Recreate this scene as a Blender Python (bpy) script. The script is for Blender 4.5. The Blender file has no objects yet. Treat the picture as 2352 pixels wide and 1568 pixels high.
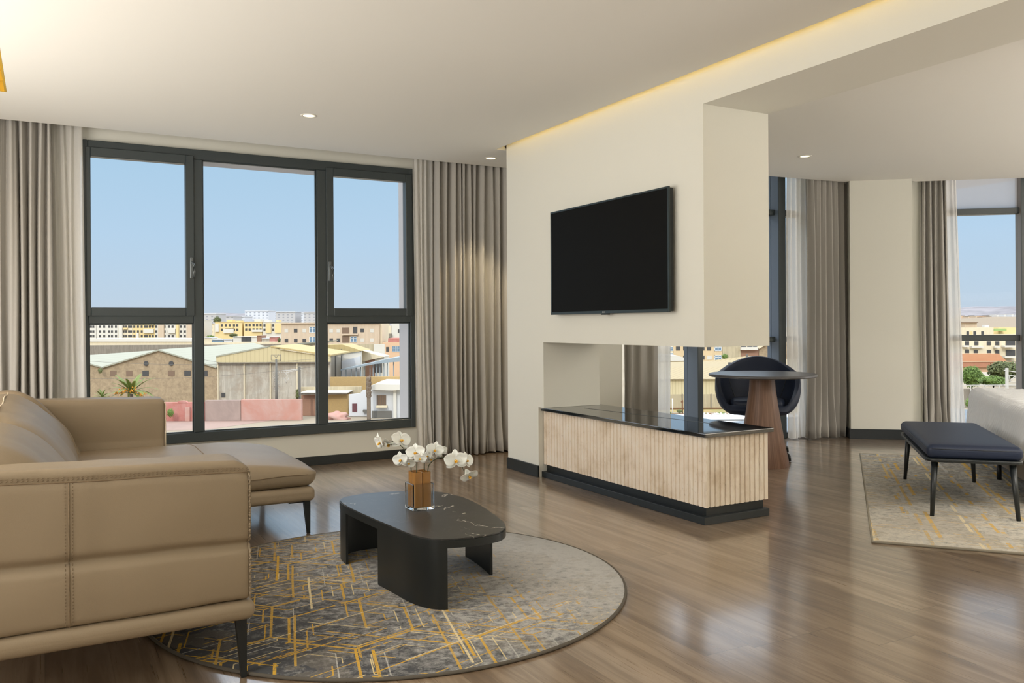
import bpy, bmesh, math, random
from mathutils import Vector, Matrix, noise
random.seed(7)
S = bpy.context.scene
COL = S.collection
PI = math.pi
R = math.radians

# ------------------------------------------------------------------ camera
CAMZ = 1.18
YAW, ROLL, FPX = R(29.04), R(-0.343), 1941.1
_f = Vector((math.sin(YAW), math.cos(YAW), 0))
_r0 = Vector((math.cos(YAW), -math.sin(YAW), 0))
_u0 = Vector((0, 0, 1))
_r = _r0*math.cos(ROLL) + _u0*math.sin(ROLL)
_u = _u0*math.cos(ROLL) - _r0*math.sin(ROLL)
cam_d = bpy.data.cameras.new('camera')
cam = bpy.data.objects.new('camera', cam_d)
COL.objects.link(cam)
cam.matrix_world = Matrix(((_r.x, _u.x, -_f.x, 0), (_r.y, _u.y, -_f.y, 0), (_r.z, _u.z, -_f.z, CAMZ), (0, 0, 0, 1)))
cam_d.sensor_width = 36
cam_d.lens = FPX/2352*36
cam_d.shift_y = -38.7/2352
cam_d.clip_start = 0.02
cam_d.clip_end = 9000
S.camera = cam

# ------------------------------------------------------------------ world, sun, light, exposure
S.view_settings.view_transform = 'Standard'
S.view_settings.look = 'None'
S.view_settings.gamma = 1
S.view_settings.exposure = 0.0
w = bpy.data.worlds.new('world')
S.world = w
w.use_nodes = True
nt = w.node_tree
nt.nodes.clear()
wo = nt.nodes.new('ShaderNodeOutputWorld')
wb = nt.nodes.new('ShaderNodeBackground')
wt = nt.nodes.new('ShaderNodeTexCoord')
ws = nt.nodes.new('ShaderNodeSeparateXYZ')
wr = nt.nodes.new('ShaderNodeValToRGB')
nt.links.new(wt.outputs['Generated'], ws.inputs[0])
nt.links.new(ws.outputs['Z'], wr.inputs[0])
nt.links.new(wr.outputs[0], wb.inputs[0])
nt.links.new(wb.outputs[0], wo.inputs[0])
cr = wr.color_ramp
cr.elements[0].position = 0.0
cr.elements[0].color = (0.60, 0.68, 0.78, 1)
cr.elements[1].position = 1.0
cr.elements[1].color = (2.6, 2.8, 3.1, 1)
for p_, c_ in ((0.03, (0.55, 0.68, 0.82, 1)), (0.10, (0.50, 0.68, 0.87, 1)), (0.20, (0.43, 0.64, 0.84, 1)), (0.27, (0.55, 0.72, 0.90, 1)), (0.42, (2.4, 2.55, 2.8, 1))):
    e_ = cr.elements.new(p_)
    e_.color = c_
wb.inputs[1].default_value = 1.0

sun_d = bpy.data.lights.new('sun', 'SUN')
sun_d.energy = 1.15
sun_d.angle = R(1.5)
sun_d.color = (1.0, 0.93, 0.80)
sun = bpy.data.objects.new('sun', sun_d)
COL.objects.link(sun)
# shines from behind the building, high, a little from the left
sun.rotation_euler = Vector((0.62, 0.72, -0.62)).to_track_quat('-Z', 'Y').to_euler()


def area(name, loc, target, sx, sy, power, color=(1, 1, 1), spread=180):
    d = bpy.data.lights.new(name, 'AREA')
    d.shape = 'RECTANGLE'
    d.size, d.size_y, d.energy, d.color = sx, sy, power, color
    d.spread = R(spread)
    o = bpy.data.objects.new(name, d)
    COL.objects.link(o)
    o.location = loc
    o.rotation_euler = (Vector(target)-Vector(loc)).to_track_quat('-Z', 'Y').to_euler()
    return o


WARM = (1.0, 0.955, 0.895)
area('living_fill_up', (0.3, -0.6, 1.6), (0.3, -0.55, 2.6), 3.2, 1.6, 48, WARM)  # added fill out of view, brightens the ceiling; not a lamp of the room
area('living_fill_left', (-1.38, 4.15, 1.45), (2.6, 4.3, 1.55), 4.8, 2.1, 165, WARM)  # added fill panel out of view, lights the television wall from the left
area('bedroom_fill_right', (10.3, 2.2, 1.5), (6.5, 4.4, 1.8), 2.6, 2.2, 100, WARM)  # added fill panel out of view on the right of the bedroom
area('bedroom_fill_left', (3.95, 1.1, 2.0), (5.9, 3.3, 0.3), 0.9, 0.5, 7, WARM, 60)  # added narrow fill out of view, lifts the bed and bench
area('bedroom_fill_up', (6.8, -0.3, 1.6), (6.8, -0.2, 2.6), 3.2, 1.8, 235, WARM)  # added fill out of view, bounces off the bedroom ceiling

# ------------------------------------------------------------------ materials
MATS = {}


def new_mat(name):
    m = bpy.data.materials.new(name)
    m.use_nodes = True
    n = m.node_tree
    b = n.nodes['Principled BSDF']
    MATS[name] = m
    return m, n, b


def setp(b, **k):
    for a, v in k.items():
        a = a.replace('_', ' ')
        if a in b.inputs:
            b.inputs[a].default_value = v


class N:
    """tiny node helper"""
    def __init__(s, nt_):
        s.t = nt_

    def n(s, typ, **k):
        o = s.t.nodes.new(typ)
        for a, v in k.items():
            setattr(o, a, v)
        return o

    def put(s, sock, v):
        if isinstance(v, (int, float)):
            sock.default_value = v
        elif isinstance(v, (tuple, list)):
            if len(v) == 3 and len(sock.default_value) == 4:
                v = (*v, 1)
            sock.default_value = v
        else:
            s.t.links.new(v, sock)

    def m(s, op, a, b=None, c=None, clamp=False):
        o = s.n('ShaderNodeMath', operation=op)
        o.use_clamp = clamp
        s.put(o.inputs[0], a)
        if b is not None:
            s.put(o.inputs[1], b)
        if c is not None:
            s.put(o.inputs[2], c)
        return o.outputs[0]

    def mix(s, f, a, b, blend='MIX'):
        o = s.n('ShaderNodeMixRGB', blend_type=blend)
        s.put(o.inputs[0], f)
        s.put(o.inputs[1], a)
        s.put(o.inputs[2], b)
        return o.outputs[0]

    def noise(s, vec, scale, detail=4, rough=0.5, dist=0.0):
        o = s.n('ShaderNodeTexNoise')
        s.put(o.inputs['Scale'], scale)
        o.inputs['Detail'].default_value = detail
        o.inputs['Roughness'].default_value = rough
        o.inputs['Distortion'].default_value = dist
        if vec is not None:
            s.t.links.new(vec, o.inputs['Vector'])
        return o.outputs['Fac']

    def obj(s):
        return s.n('ShaderNodeTexCoord').outputs['Object']

    def pos(s):
        return s.n('ShaderNodeNewGeometry').outputs['Position']

    def xyz(s, v):
        o = s.n('ShaderNodeSeparateXYZ')
        s.t.links.new(v, o.inputs[0])
        return o.outputs

    def comb(s, x, y, z):
        o = s.n('ShaderNodeCombineXYZ')
        s.put(o.inputs[0], x)
        s.put(o.inputs[1], y)
        s.put(o.inputs[2], z)
        return o.outputs[0]

    def white(s, vec):
        o = s.n('ShaderNodeTexWhiteNoise', noise_dimensions='3D')
        s.t.links.new(vec, o.inputs[0])
        return o.outputs['Value']

    def ramp(s, f, stops, interp='LINEAR'):
        o = s.n('ShaderNodeValToRGB')
        o.color_ramp.interpolation = interp
        el = o.color_ramp.elements
        el[0].position, el[1].position = stops[0][0], stops[-1][0]
        el[0].color, el[1].color = (*stops[0][1], 1), (*stops[-1][1], 1)
        for p, c in stops[1:-1]:
            e = el.new(p)
            e.color = (*c, 1)
        s.put(o.inputs[0], f)
        return o.outputs[0]

    def bump(s, h, strength=0.3, dist=0.01):
        o = s.n('ShaderNodeBump')
        o.inputs['Strength'].default_value = strength
        o.inputs['Distance'].default_value = dist
        s.t.links.new(h, o.inputs['Height'])
        return o.outputs[0]

    def scale(s, v, x, y, z, rot=0.0):
        o = s.n('ShaderNodeMapping')
        o.inputs['Scale'].default_value = (x, y, z)
        o.inputs['Rotation'].default_value = (0, 0, rot)
        s.t.links.new(v, o.inputs[0])
        return o.outputs[0]


def flat(name, col, rough=0.6, metal=0.0, spec=0.5, nz=0.0, nscale=8, bump=0.0, bscale=200, **k):
    m, n, b = new_mat(name)
    setp(b, Roughness=rough, Metallic=metal, Specular_IOR_Level=spec, **k)
    h = N(n)
    if nz > 0:
        v = h.obj()
        f = h.noise(v, nscale, 5, 0.6)
        c1 = tuple(min(1, c*(1+nz)) for c in col)
        c2 = tuple(c*(1-nz) for c in col)
        n.links.new(h.mix(f, c2, c1), b.inputs['Base Color'])
    else:
        b.inputs['Base Color'].default_value = (*col, 1)
    if bump > 0:
        n.links.new(h.bump(h.noise(h.obj(), bscale, 3), bump, 0.002), b.inputs['Normal'])
    return m


WALL = flat('wall_paint', (0.72, 0.71, 0.64), 0.85, spec=0.2, bump=0.15, bscale=60)
CEIL = flat('ceiling_paint', (0.80, 0.785, 0.735), 0.9, spec=0.2)
BLACKTRIM = flat('anthracite_trim', (0.012, 0.016, 0.018), 0.42)
FRAME = flat('window_aluminium', (0.036, 0.047, 0.050), 0.38, metal=0.0, spec=0.6, bump=0.1, bscale=400)
MULL_SKYLIT = flat('mullion_sky_lit_side', (0.17, 0.21, 0.27), 0.5)  # bluish tone puts sky light into the colour of the mullion sides
STEEL_BLACK = flat('black_metal', (0.010, 0.013, 0.014), 0.38, spec=0.5)
HANDLE = flat('handle_grey_metal', (0.16, 0.18, 0.19), 0.3, metal=0.6)
LEDW = None


def emis(name, col, st):
    m, n, b = new_mat(name)
    setp(b, Base_Color=(*col, 1), Emission_Color=(*col, 1), Emission_Strength=st)
    return m


LED_WARM = emis('led_strip_amber', (1.0, 0.68, 0.16), 14)
LAMP_ON = emis('downlight_glow', (1.0, 0.88, 0.52), 2.2)


def glass_mat(name, tint=(1, 1, 1), refl=1.0):
    m, n, b = new_mat(name)
    n.nodes.remove(b)
    h = N(n)
    tr = h.n('ShaderNodeBsdfTransparent')
    tr.inputs[0].default_value = (*tint, 1)
    gl = h.n('ShaderNodeBsdfGlossy')
    gl.inputs['Roughness'].default_value = 0.02
    fr = h.n('ShaderNodeFresnel')
    fr.inputs[0].default_value = 1.25
    mx = h.n('ShaderNodeMixShader')
    n.links.new(h.m('MULTIPLY', fr.outputs[0], refl), mx.inputs[0])
    n.links.new(tr.outputs[0], mx.inputs[1])
    n.links.new(gl.outputs[0], mx.inputs[2])
    n.links.new(mx.outputs[0], n.nodes['Material Output'].inputs[0])
    return m


PANE = glass_mat('window_glass', (0.97, 0.98, 0.98), 0.08)
FROST = None


def floor_mat():
    m, n, b = new_mat('oak_plank_floor')
    h = N(n)
    p = h.pos()
    x, y, z = h.xyz(p)
    W_, L_ = 0.205, 1.35
    row = h.m('FLOOR', h.m('DIVIDE', x, W_))
    off = h.m('MULTIPLY', h.white(h.comb(row, 3.1, 0)), L_)
    yy = h.m('DIVIDE', h.m('ADD', y, off), L_)
    idx = h.m('FLOOR', yy)
    rnd = h.white(h.comb(row, idx, 5.0))
    rnd2 = h.white(h.comb(row, idx, 9.0))
    gv = h.comb(h.m('ADD', x, h.m('MULTIPLY', rnd, 7.0)), h.m('MULTIPLY', y, 0.075), h.m('MULTIPLY', rnd2, 3.0))
    g1 = h.noise(gv, 14, 7, 0.62, 0.9)
    g2 = h.noise(h.comb(x, h.m('MULTIPLY', y, 0.02), rnd), 120, 4, 0.6)
    g3 = h.noise(h.comb(x, h.m('MULTIPLY', y, 0.25), 0.0), 3.2, 3, 0.5, 0.5)
    base = h.ramp(g1, [(0.32, (0.10, 0.064, 0.038)), (0.48, (0.25, 0.172, 0.105)), (0.62, (0.46, 0.345, 0.235))])
    base = h.mix(0.35, base, h.ramp(g3, [(0.35, (0.16, 0.112, 0.076)), (0.65, (0.40, 0.295, 0.20))]))
    base = h.mix(h.m('MULTIPLY', rnd, 0.30), base, (0.15, 0.098, 0.06))
    base = h.mix(h.m('MULTIPLY', h.m('SUBTRACT', 1.0, g2), 0.35), base, (0.09, 0.055, 0.035))
    fx = h.m('FRACT', h.m('DIVIDE', x, W_))
    fy = h.m('FRACT', yy)
    sx = h.m('LESS_THAN', fx, 0.012)
    sy = h.m('LESS_THAN', fy, 0.0018)
    seam = h.m('MAXIMUM', h.m('MULTIPLY', sx, 0.45), sy)
    base = h.mix(h.m('MULTIPLY', seam, 0.6), base, (0.03, 0.02, 0.014))
    n.links.new(base, b.inputs['Base Color'])
    rr = h.m('ADD', 0.20, h.m('MULTIPLY', g2, 0.22))
    n.links.new(rr, b.inputs['Roughness'])
    setp(b, Specular_IOR_Level=0.6, Coat_Weight=1.0, Coat_Roughness=0.13)
    hh = h.m('SUBTRACT', h.m('ADD', h.m('MULTIPLY', g2, 0.6), h.m('MULTIPLY', g1, 0.3)), seam)
    n.links.new(h.bump(hh, 0.35, 0.003), b.inputs['Normal'])
    return m


FLOOR = floor_mat()


def leather(name, col, rough=0.5, wr=0.25):
    m, n, b = new_mat(name)
    h = N(n)
    v = h.pos()
    f = h.noise(v, 3.0, 4, 0.5)
    n.links.new(h.mix(f, tuple(c*0.92 for c in col), tuple(c*1.06 for c in col)), b.inputs['Base Color'])
    setp(b, Roughness=rough, Specular_IOR_Level=0.25)
    hi = h.noise(v, 420, 3, 0.6)
    lo = h.noise(v, 9, 3, 0.6, 0.8)
    n.links.new(h.bump(h.m('ADD', h.m('MULTIPLY', hi, 0.06), h.m('MULTIPLY', lo, wr)), 0.35, 0.02), b.inputs['Normal'])
    return m


TAN = leather('tan_leather', (0.265, 0.205, 0.135), 0.42)
NAVY = leather('navy_leather', (0.016, 0.023, 0.045), 0.48, 0.1)
STITCH_DARK = flat('dark_stitching', (0.20, 0.14, 0.08), 0.8)
STITCH_LIGHT = flat('light_stitching', (0.62, 0.52, 0.38), 0.8)


def curtain_mat(name, col, sheer=False):
    m, n, b = new_mat(name)
    h = N(n)
    v = h.obj()
    wv = h.noise(h.scale(v, 300, 300, 60), 1.0, 2)
    c = h.mix(wv, tuple(q*0.93 for q in col), tuple(min(1, q*1.05) for q in col))
    n.links.new(c, b.inputs['Base Color'])
    setp(b, Roughness=0.85, Specular_IOR_Level=0.15)
    out = n.nodes['Material Output']
    tl = h.n('ShaderNodeBsdfTranslucent')
    n.links.new(c, tl.inputs[0])
    mx = h.n('ShaderNodeMixShader')
    mx.inputs[0].default_value = 0.48 if sheer else 0.06
    n.links.new(b.outputs[0], mx.inputs[1])
    n.links.new(tl.outputs[0], mx.inputs[2])
    last = mx.outputs[0]
    if sheer:
        tp = h.n('ShaderNodeBsdfTransparent')
        m2 = h.n('ShaderNodeMixShader')
        m2.inputs[0].default_value = 0.14
        n.links.new(last, m2.inputs[1])
        n.links.new(tp.outputs[0], m2.inputs[2])
        last = m2.outputs[0]
    n.links.new(last, out.inputs[0])
    return m


GREYCURT = curtain_mat('grey_curtain_cloth', (0.44, 0.42, 0.385))
SHEER = curtain_mat('white_sheer_cloth', (0.92, 0.90, 0.86), True)


def rug_mat(name, ang, dark, light, tan_amt, grad, hexon=True, nline=3, wth=0.68, lw=1.0, dirs=(0, 60, 120)):
    """woven rug: mottled grey ground, broken lattice of ochre and cream lines. grad=(dx,dy,scale,offset)"""
    m, n, b = new_mat(name)
    h = N(n)
    p = h.obj()
    x, y, z = h.xyz(p)
    big = h.noise(p, 2.3, 5, 0.6)
    mot = h.noise(p, 26, 8, 0.8, 0.3)
    fine = h.noise(p, 120, 3, 0.7)
    ca, sa = math.cos(ang), math.sin(ang)
    streak = h.noise(h.comb(h.m('ADD', h.m('MULTIPLY', x, ca*0.22), h.m('MULTIPLY', y, sa*0.22)), h.m('ADD', h.m('MULTIPLY', x, -sa), h.m('MULTIPLY', y, ca)), 0.0), 42, 6, 0.7)
    g = h.m('ADD', h.m('ADD', h.m('MULTIPLY', x, grad[0]), h.m('MULTIPLY', y, grad[1])), grad[2])
    lum = h.m('ADD', h.m('ADD', h.m('MULTIPLY', h.m('SUBTRACT', mot, 0.5), 2.4), h.m('MULTIPLY', h.m('SUBTRACT', streak, 0.5), 1.0)), g, clamp=True)
    base = h.ramp(lum, [(0.0, dark), (0.38, tuple(0.62*a+0.38*c for a, c in zip(dark, light))), (0.62, tuple(0.25*a+0.75*c for a, c in zip(dark, light))), (1.0, light)])
    base = h.mix(h.m('MULTIPLY', h.m('GREATER_THAN', big, 0.52), tan_amt), base, (0.36, 0.31, 0.24))
    col = base
    fade = h.m('SUBTRACT', 1.25, h.m('MULTIPLY', g, 1.15), clamp=True)
    k = 0

    def hexd(sc, ox_, oy_):
        X = h.m('ADD', h.m('DIVIDE', h.m('ADD', h.m('MULTIPLY', x, ca), h.m('MULTIPLY', y, sa)), sc), ox_)
        Y = h.m('ADD', h.m('DIVIDE', h.m('ADD', h.m('MULTIPLY', x, -sa), h.m('MULTIPLY', y, ca)), sc), oy_)
        r3 = math.sqrt(3)
        Yr = h.m('DIVIDE', Y, r3)
        ax = h.m('ABSOLUTE', h.m('SUBTRACT', h.m('FRACT', X), 0.5))
        ay = h.m('ABSOLUTE', h.m('MULTIPLY', h.m('SUBTRACT', h.m('FRACT', Yr), 0.5), r3))
        bx = h.m('ABSOLUTE', h.m('SUBTRACT', h.m('FRACT', h.m('SUBTRACT', X, 0.5)), 0.5))
        by = h.m('ABSOLUTE', h.m('MULTIPLY', h.m('SUBTRACT', h.m('FRACT', h.m('SUBTRACT', Yr, 0.5)), 0.5), r3))
        da = h.m('ADD', h.m('MULTIPLY', ax, ax), h.m('MULTIPLY', ay, ay))
        db = h.m('ADD', h.m('MULTIPLY', bx, bx), h.m('MULTIPLY', by, by))
        t = h.m('LESS_THAN', da, db)
        gx = h.m('ADD', h.m('MULTIPLY', ax, t), h.m('MULTIPLY', bx, h.m('SUBTRACT', 1.0, t)))
        gy = h.m('ADD', h.m('MULTIPLY', ay, t), h.m('MULTIPLY', by, h.m('SUBTRACT', 1.0, t)))
        return h.m('MAXIMUM', gx, h.m('ADD', h.m('MULTIPLY', gx, 0.5), h.m('MULTIPLY', gy, r3/2)))

    hexes = ((0.46, 0.0, 0.2, ((0.489, 0.5, (0.70, 0.42, 0.06), 0.42), (0.400, 0.410, (0.80, 0.66, 0.36), 0.47), (0.30, 0.312, (0.70, 0.42, 0.06), 0.46))),
             (0.62, 0.35, 0.6, ((0.492, 0.5, (0.62, 0.39, 0.08), 0.43), (0.36, 0.368, (0.50, 0.49, 0.46), 0.45))),
             (0.33, 0.7, 0.1, ((0.489, 0.5, (0.66, 0.40, 0.07), 0.50), (0.34, 0.352, (0.74, 0.60, 0.32), 0.55)))) if hexon else ()
    hk = 0
    for sc, ox_, oy_, bands_ in hexes:
        hd = hexd(sc, ox_, oy_)
        for lo_, hi_, cc, th_ in bands_:
            hk += 1
            msk_n = h.noise(h.comb(x, y, hk*3.3), 3.4, 2, 0.5)
            on = h.m('MULTIPLY', h.m('MULTIPLY', h.m('GREATER_THAN', hd, lo_), h.m('LESS_THAN', hd, hi_)), h.m('GREATER_THAN', msk_n, th_))
            worn = h.m('GREATER_THAN', h.m('ADD', mot, h.m('MULTIPLY', fade, 0.36)), wth)
            col = h.mix(h.m('MULTIPLY', h.m('MULTIPLY', on, worn), 0.88), col, cc)
    wob = h.m('MULTIPLY', h.m('SUBTRACT', h.noise(p, 1.3, 2), 0.5), 0.02)
    for per, wd, colr, thr, offs, brk in ((0.34, 0.017, (0.70, 0.42, 0.06), 0.50, 0.0, 3.0), (0.27, 0.018, (0.60, 0.38, 0.09), 0.50, 0.13, 3.6), (0.52, 0.009, (0.78, 0.66, 0.40), 0.50, 0.21, 2.6), (0.43, 0.014, (0.50, 0.49, 0.46), 0.50, 0.31, 3.2), (0.22, 0.022, (0.68, 0.40, 0.05), 0.56, 0.07, 4.0), (0.31, 0.014, (0.62, 0.44, 0.16), 0.50, 0.43, 3.3))[:nline]:
        for d in range(len(dirs)):
            a = ang + R(dirs[d])
            u = h.m('ADD', h.m('ADD', h.m('MULTIPLY', x, math.cos(a)), h.m('MULTIPLY', y, math.sin(a))), wob)
            v = h.m('ADD', h.m('MULTIPLY', x, -math.sin(a)), h.m('MULTIPLY', y, math.cos(a)))
            q = h.m('ADD', h.m('DIVIDE', u, per), offs + 0.37*d + k)
            fr = h.m('ABSOLUTE', h.m('SUBTRACT', h.m('FRACT', q), 0.5))
            line = h.m('LESS_THAN', fr, wd*(lw if d == 0 else 0.55))
            seg = h.noise(h.comb(h.m('MULTIPLY', v, brk), h.m('MULTIPLY', h.m('FLOOR', q), 3.7), float(k*3+d)), 1.0, 1, 0.5)
            on = h.m('GREATER_THAN', seg, thr)
            worn = h.m('GREATER_THAN', h.m('ADD', mot, h.m('MULTIPLY', fade, 0.36)), wth)
            msk = h.m('MULTIPLY', h.m('MULTIPLY', line, on), h.m('MULTIPLY', worn, h.m('ADD', 0.55, h.m('MULTIPLY', fade, 0.45))))
            col = h.mix(msk, col, colr)
        k += 1
    col = h.mix(h.m('MULTIPLY', h.m('LESS_THAN', fine, 0.44), 0.45), col, base)
    n.links.new(col, b.inputs['Base Color'])
    setp(b, Roughness=0.95, Specular_IOR_Level=0.1)
    n.links.new(h.bump(h.m('ADD', fine, mot), 0.5, 0.004), b.inputs['Normal'])
    return m


RUG1 = rug_mat('woven_rug_grey_ochre', R(-14), (0.085, 0.088, 0.095), (0.56, 0.55, 0.53), 0.2, (0.60, 0.10, 0.44))
RUG2 = rug_mat('woven_rug_tan_ochre', R(92), (0.13, 0.135, 0.135), (0.60, 0.56, 0.48), 0.35, (-0.12, 0.10, 0.50), False, 6, 0.60, 1.9, (0, 80))
RUGEDGE2 = flat('rug_binding_sand', (0.30, 0.27, 0.21), 0.95, spec=0.1)
RUGEDGE = flat('rug_binding_taupe', (0.13, 0.115, 0.095), 0.95, spec=0.1, bump=0.4, bscale=500)


def marble_mat():
    m, n, b = new_mat('dark_veined_marble')
    h = N(n)
    p = h.obj()
    d = h.noise(p, 2.0, 5, 0.6)
    x, y, z = h.xyz(p)
    base = h.mix(h.noise(p, 7, 6, 0.7), (0.022, 0.022, 0.021), (0.052, 0.051, 0.048))
    v1 = h.m('ABSOLUTE', h.m('SUBTRACT', h.noise(h.scale(p, 1, 0.55, 1, 0.5), 2.1, 6, 0.55, 0.9), 0.5))
    l1 = h.m('MULTIPLY', h.m('LESS_THAN', v1, 0.003), h.m('GREATER_THAN', d, 0.52))
    v2 = h.m('ABSOLUTE', h.m('SUBTRACT', h.noise(h.scale(p, 1, 1, 1, -0.6), 4.2, 6, 0.6, 1.2), 0.52))
    l2 = h.m('MULTIPLY', h.m('LESS_THAN', v2, 0.003), 0.10)
    col = h.mix(h.m('MAXIMUM', l1, l2), base, (0.52, 0.48, 0.42))
    n.links.new(col, b.inputs['Base Color'])
    setp(b, Roughness=0.30, Specular_IOR_Level=0.5)
    return m


MARBLE = marble_mat()
GRANITE = flat('black_polished_granite', (0.006, 0.009, 0.011), 0.04, spec=0.8, nz=0.5, nscale=300, IOR=2.0)
TABLE_TOP = flat('grey_table_laminate', (0.085, 0.085, 0.09), 0.32, spec=0.5, nz=0.1, nscale=5)


def travertine():
    m, n, b = new_mat('fluted_travertine')
    h = N(n)
    p = h.pos()
    a = h.noise(p, 5.5, 6, 0.65)
    s = h.noise(h.scale(p, 14, 14, 1.6), 1.6, 6, 0.7)
    c = h.ramp(a, [(0.3, (0.64, 0.53, 0.40)), (0.5, (0.78, 0.68, 0.56)), (0.7, (0.82, 0.75, 0.65))])
    c = h.mix(h.m('MULTIPLY', h.m('GREATER_THAN', s, 0.60), 0.22), c, (0.42, 0.31, 0.20))
    sp = h.noise(p, 45, 3, 0.6)
    c = h.mix(h.m('MULTIPLY', h.m('GREATER_THAN', sp, 0.68), 0.35), c, (0.40, 0.31, 0.21))
    n.links.new(c, b.inputs['Base Color'])
    setp(b, Roughness=0.7, Specular_IOR_Level=0.2)
    n.links.new(h.bump(sp, 0.25, 0.003), b.inputs['Normal'])
    return m


TRAV = travertine()


def wood_mat(name, c1, c2, c3):
    m, n, b = new_mat(name)
    h = N(n)
    x, y, z = h.xyz(h.obj())
    a = h.m('MULTIPLY', h.m('ARCTAN2', y, x), 0.9)
    g = h.noise(h.comb(a, h.m('MULTIPLY', z, 0.14), 0.0), 13, 7, 0.65, 0.7)
    g2 = h.noise(h.comb(a, h.m('MULTIPLY', z, 0.02), 2.0), 90, 3, 0.6)
    c = h.ramp(g, [(0.3, c1), (0.5, c2), (0.72, c3)])
    c = h.mix(h.m('MULTIPLY', g2, 0.35), c, c1)
    n.links.new(c, b.inputs['Base Color'])
    setp(b, Roughness=0.45, Specular_IOR_Level=0.4)
    n.links.new(h.bump(g2, 0.2, 0.002), b.inputs['Normal'])
    return m


WALNUT = wood_mat('walnut_veneer', (0.085, 0.042, 0.024), (0.185, 0.10, 0.062), (0.29, 0.17, 0.11))


def quilt_mat():
    m, n, b = new_mat('white_quilted_coverlet')
    h = N(n)
    x, y, z = h.xyz(h.obj())
    wob = h.noise(h.obj(), 9, 4, 0.6)
    ch = h.m('SINE', h.m('ADD', h.m('MULTIPLY', h.m('ADD', x, z), 120.0), h.m('MULTIPLY', wob, 5.0)))
    pk = h.noise(h.scale(h.obj(), 18, 90, 18), 1.0, 5, 0.7, 0.6)
    n.links.new(h.mix(pk, (0.78, 0.78, 0.78), (0.88, 0.88, 0.88)), b.inputs['Base Color'])
    setp(b, Roughness=0.8, Specular_IOR_Level=0.25)
    n.links.new(h.bump(h.m('ADD', h.m('MULTIPLY', ch, 0.25), h.m('MULTIPLY', pk, 1.1)), 0.7, 0.010), b.inputs['Normal'])
    return m


QUILT = quilt_mat()
TAUPE = flat('taupe_upholstery', (0.24, 0.205, 0.165), 0.8, bump=0.3, bscale=500)
PETAL = flat('white_orchid_petal', (0.86, 0.86, 0.80), 0.55, nz=0.05, nscale=40, Subsurface_Weight=0.15)
ORCHID_LIP = flat('yellow_orchid_lip', (0.80, 0.48, 0.06), 0.5, nz=0.25, nscale=160)
STEM = flat('dark_green_stem', (0.035, 0.050, 0.016), 0.5)
BUDG = flat('pale_green_bud', (0.55, 0.62, 0.30), 0.5)
AMBER = flat('amber_glazed_tube', (0.33, 0.16, 0.045), 0.16, spec=0.6, nz=0.12, nscale=12)
TVBODY = flat('television_bezel', (0.030, 0.045, 0.050), 0.30, metal=0.3)
TVSCREEN = flat('television_screen', (0.0035, 0.0035, 0.0032), 0.55, spec=0.10)
LOGO_M = flat('pale_logo_print', (0.5, 0.5, 0.5), 0.4)
GOLD = flat('gold_leaf_lining', (0.55, 0.34, 0.03), 0.42, metal=0.0)
WHITEPL = flat('white_enamel', (0.80, 0.77, 0.70), 0.4)

gm, gn, gb = new_mat('vase_glass')
setp(gb, Base_Color=(0.97, 0.99, 1, 1), Roughness=0.01, IOR=1.25, Transmission_Weight=1.0)
VASEG = gm

# ------------------------------------------------------------------ mesh helpers


def xf(bm, verts, loc=(0, 0, 0), rotz=0.0):
    M = Matrix.Translation(Vector(loc)) @ Matrix.Rotation(rotz, 4, 'Z')
    bmesh.ops.transform(bm, matrix=M, verts=verts)


def box(bm, x0, x1, y0, y1, z0, z1, bev=0.0, seg=2):
    vs = [bm.verts.new((x, y, z)) for x in (x0, x1) for y in (y0, y1) for z in (z0, z1)]
    fs = [bm.faces.new([vs[i] for i in q]) for q in ((0, 1, 3, 2), (4, 6, 7, 5), (0, 4, 5, 1), (2, 3, 7, 6), (0, 2, 6, 4), (1, 5, 7, 3))]
    if bev > 0:
        es = set(e for f in fs for e in f.edges)
        r = bmesh.ops.bevel(bm, geom=list(es), offset=bev, segments=seg, affect='EDGES', profile=0.5)
    return vs


def prism(bm, pts, z0, z1, bev=0.0, seg=2):
    """pts: list of (x,y) counter-clockwise"""
    a = [bm.verts.new((x, y, z0)) for x, y in pts]
    b = [bm.verts.new((x, y, z1)) for x, y in pts]
    n = len(pts)
    bot = bm.faces.new(a[::-1])
    top = bm.faces.new(b)
    for i in range(n):
        bm.faces.new((a[i], a[(i+1) % n], b[(i+1) % n], b[i]))
    if bev > 0:
        bmesh.ops.bevel(bm, geom=list(bot.edges)+list(top.edges), offset=bev, segments=seg, affect='EDGES', profile=0.5)


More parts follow.
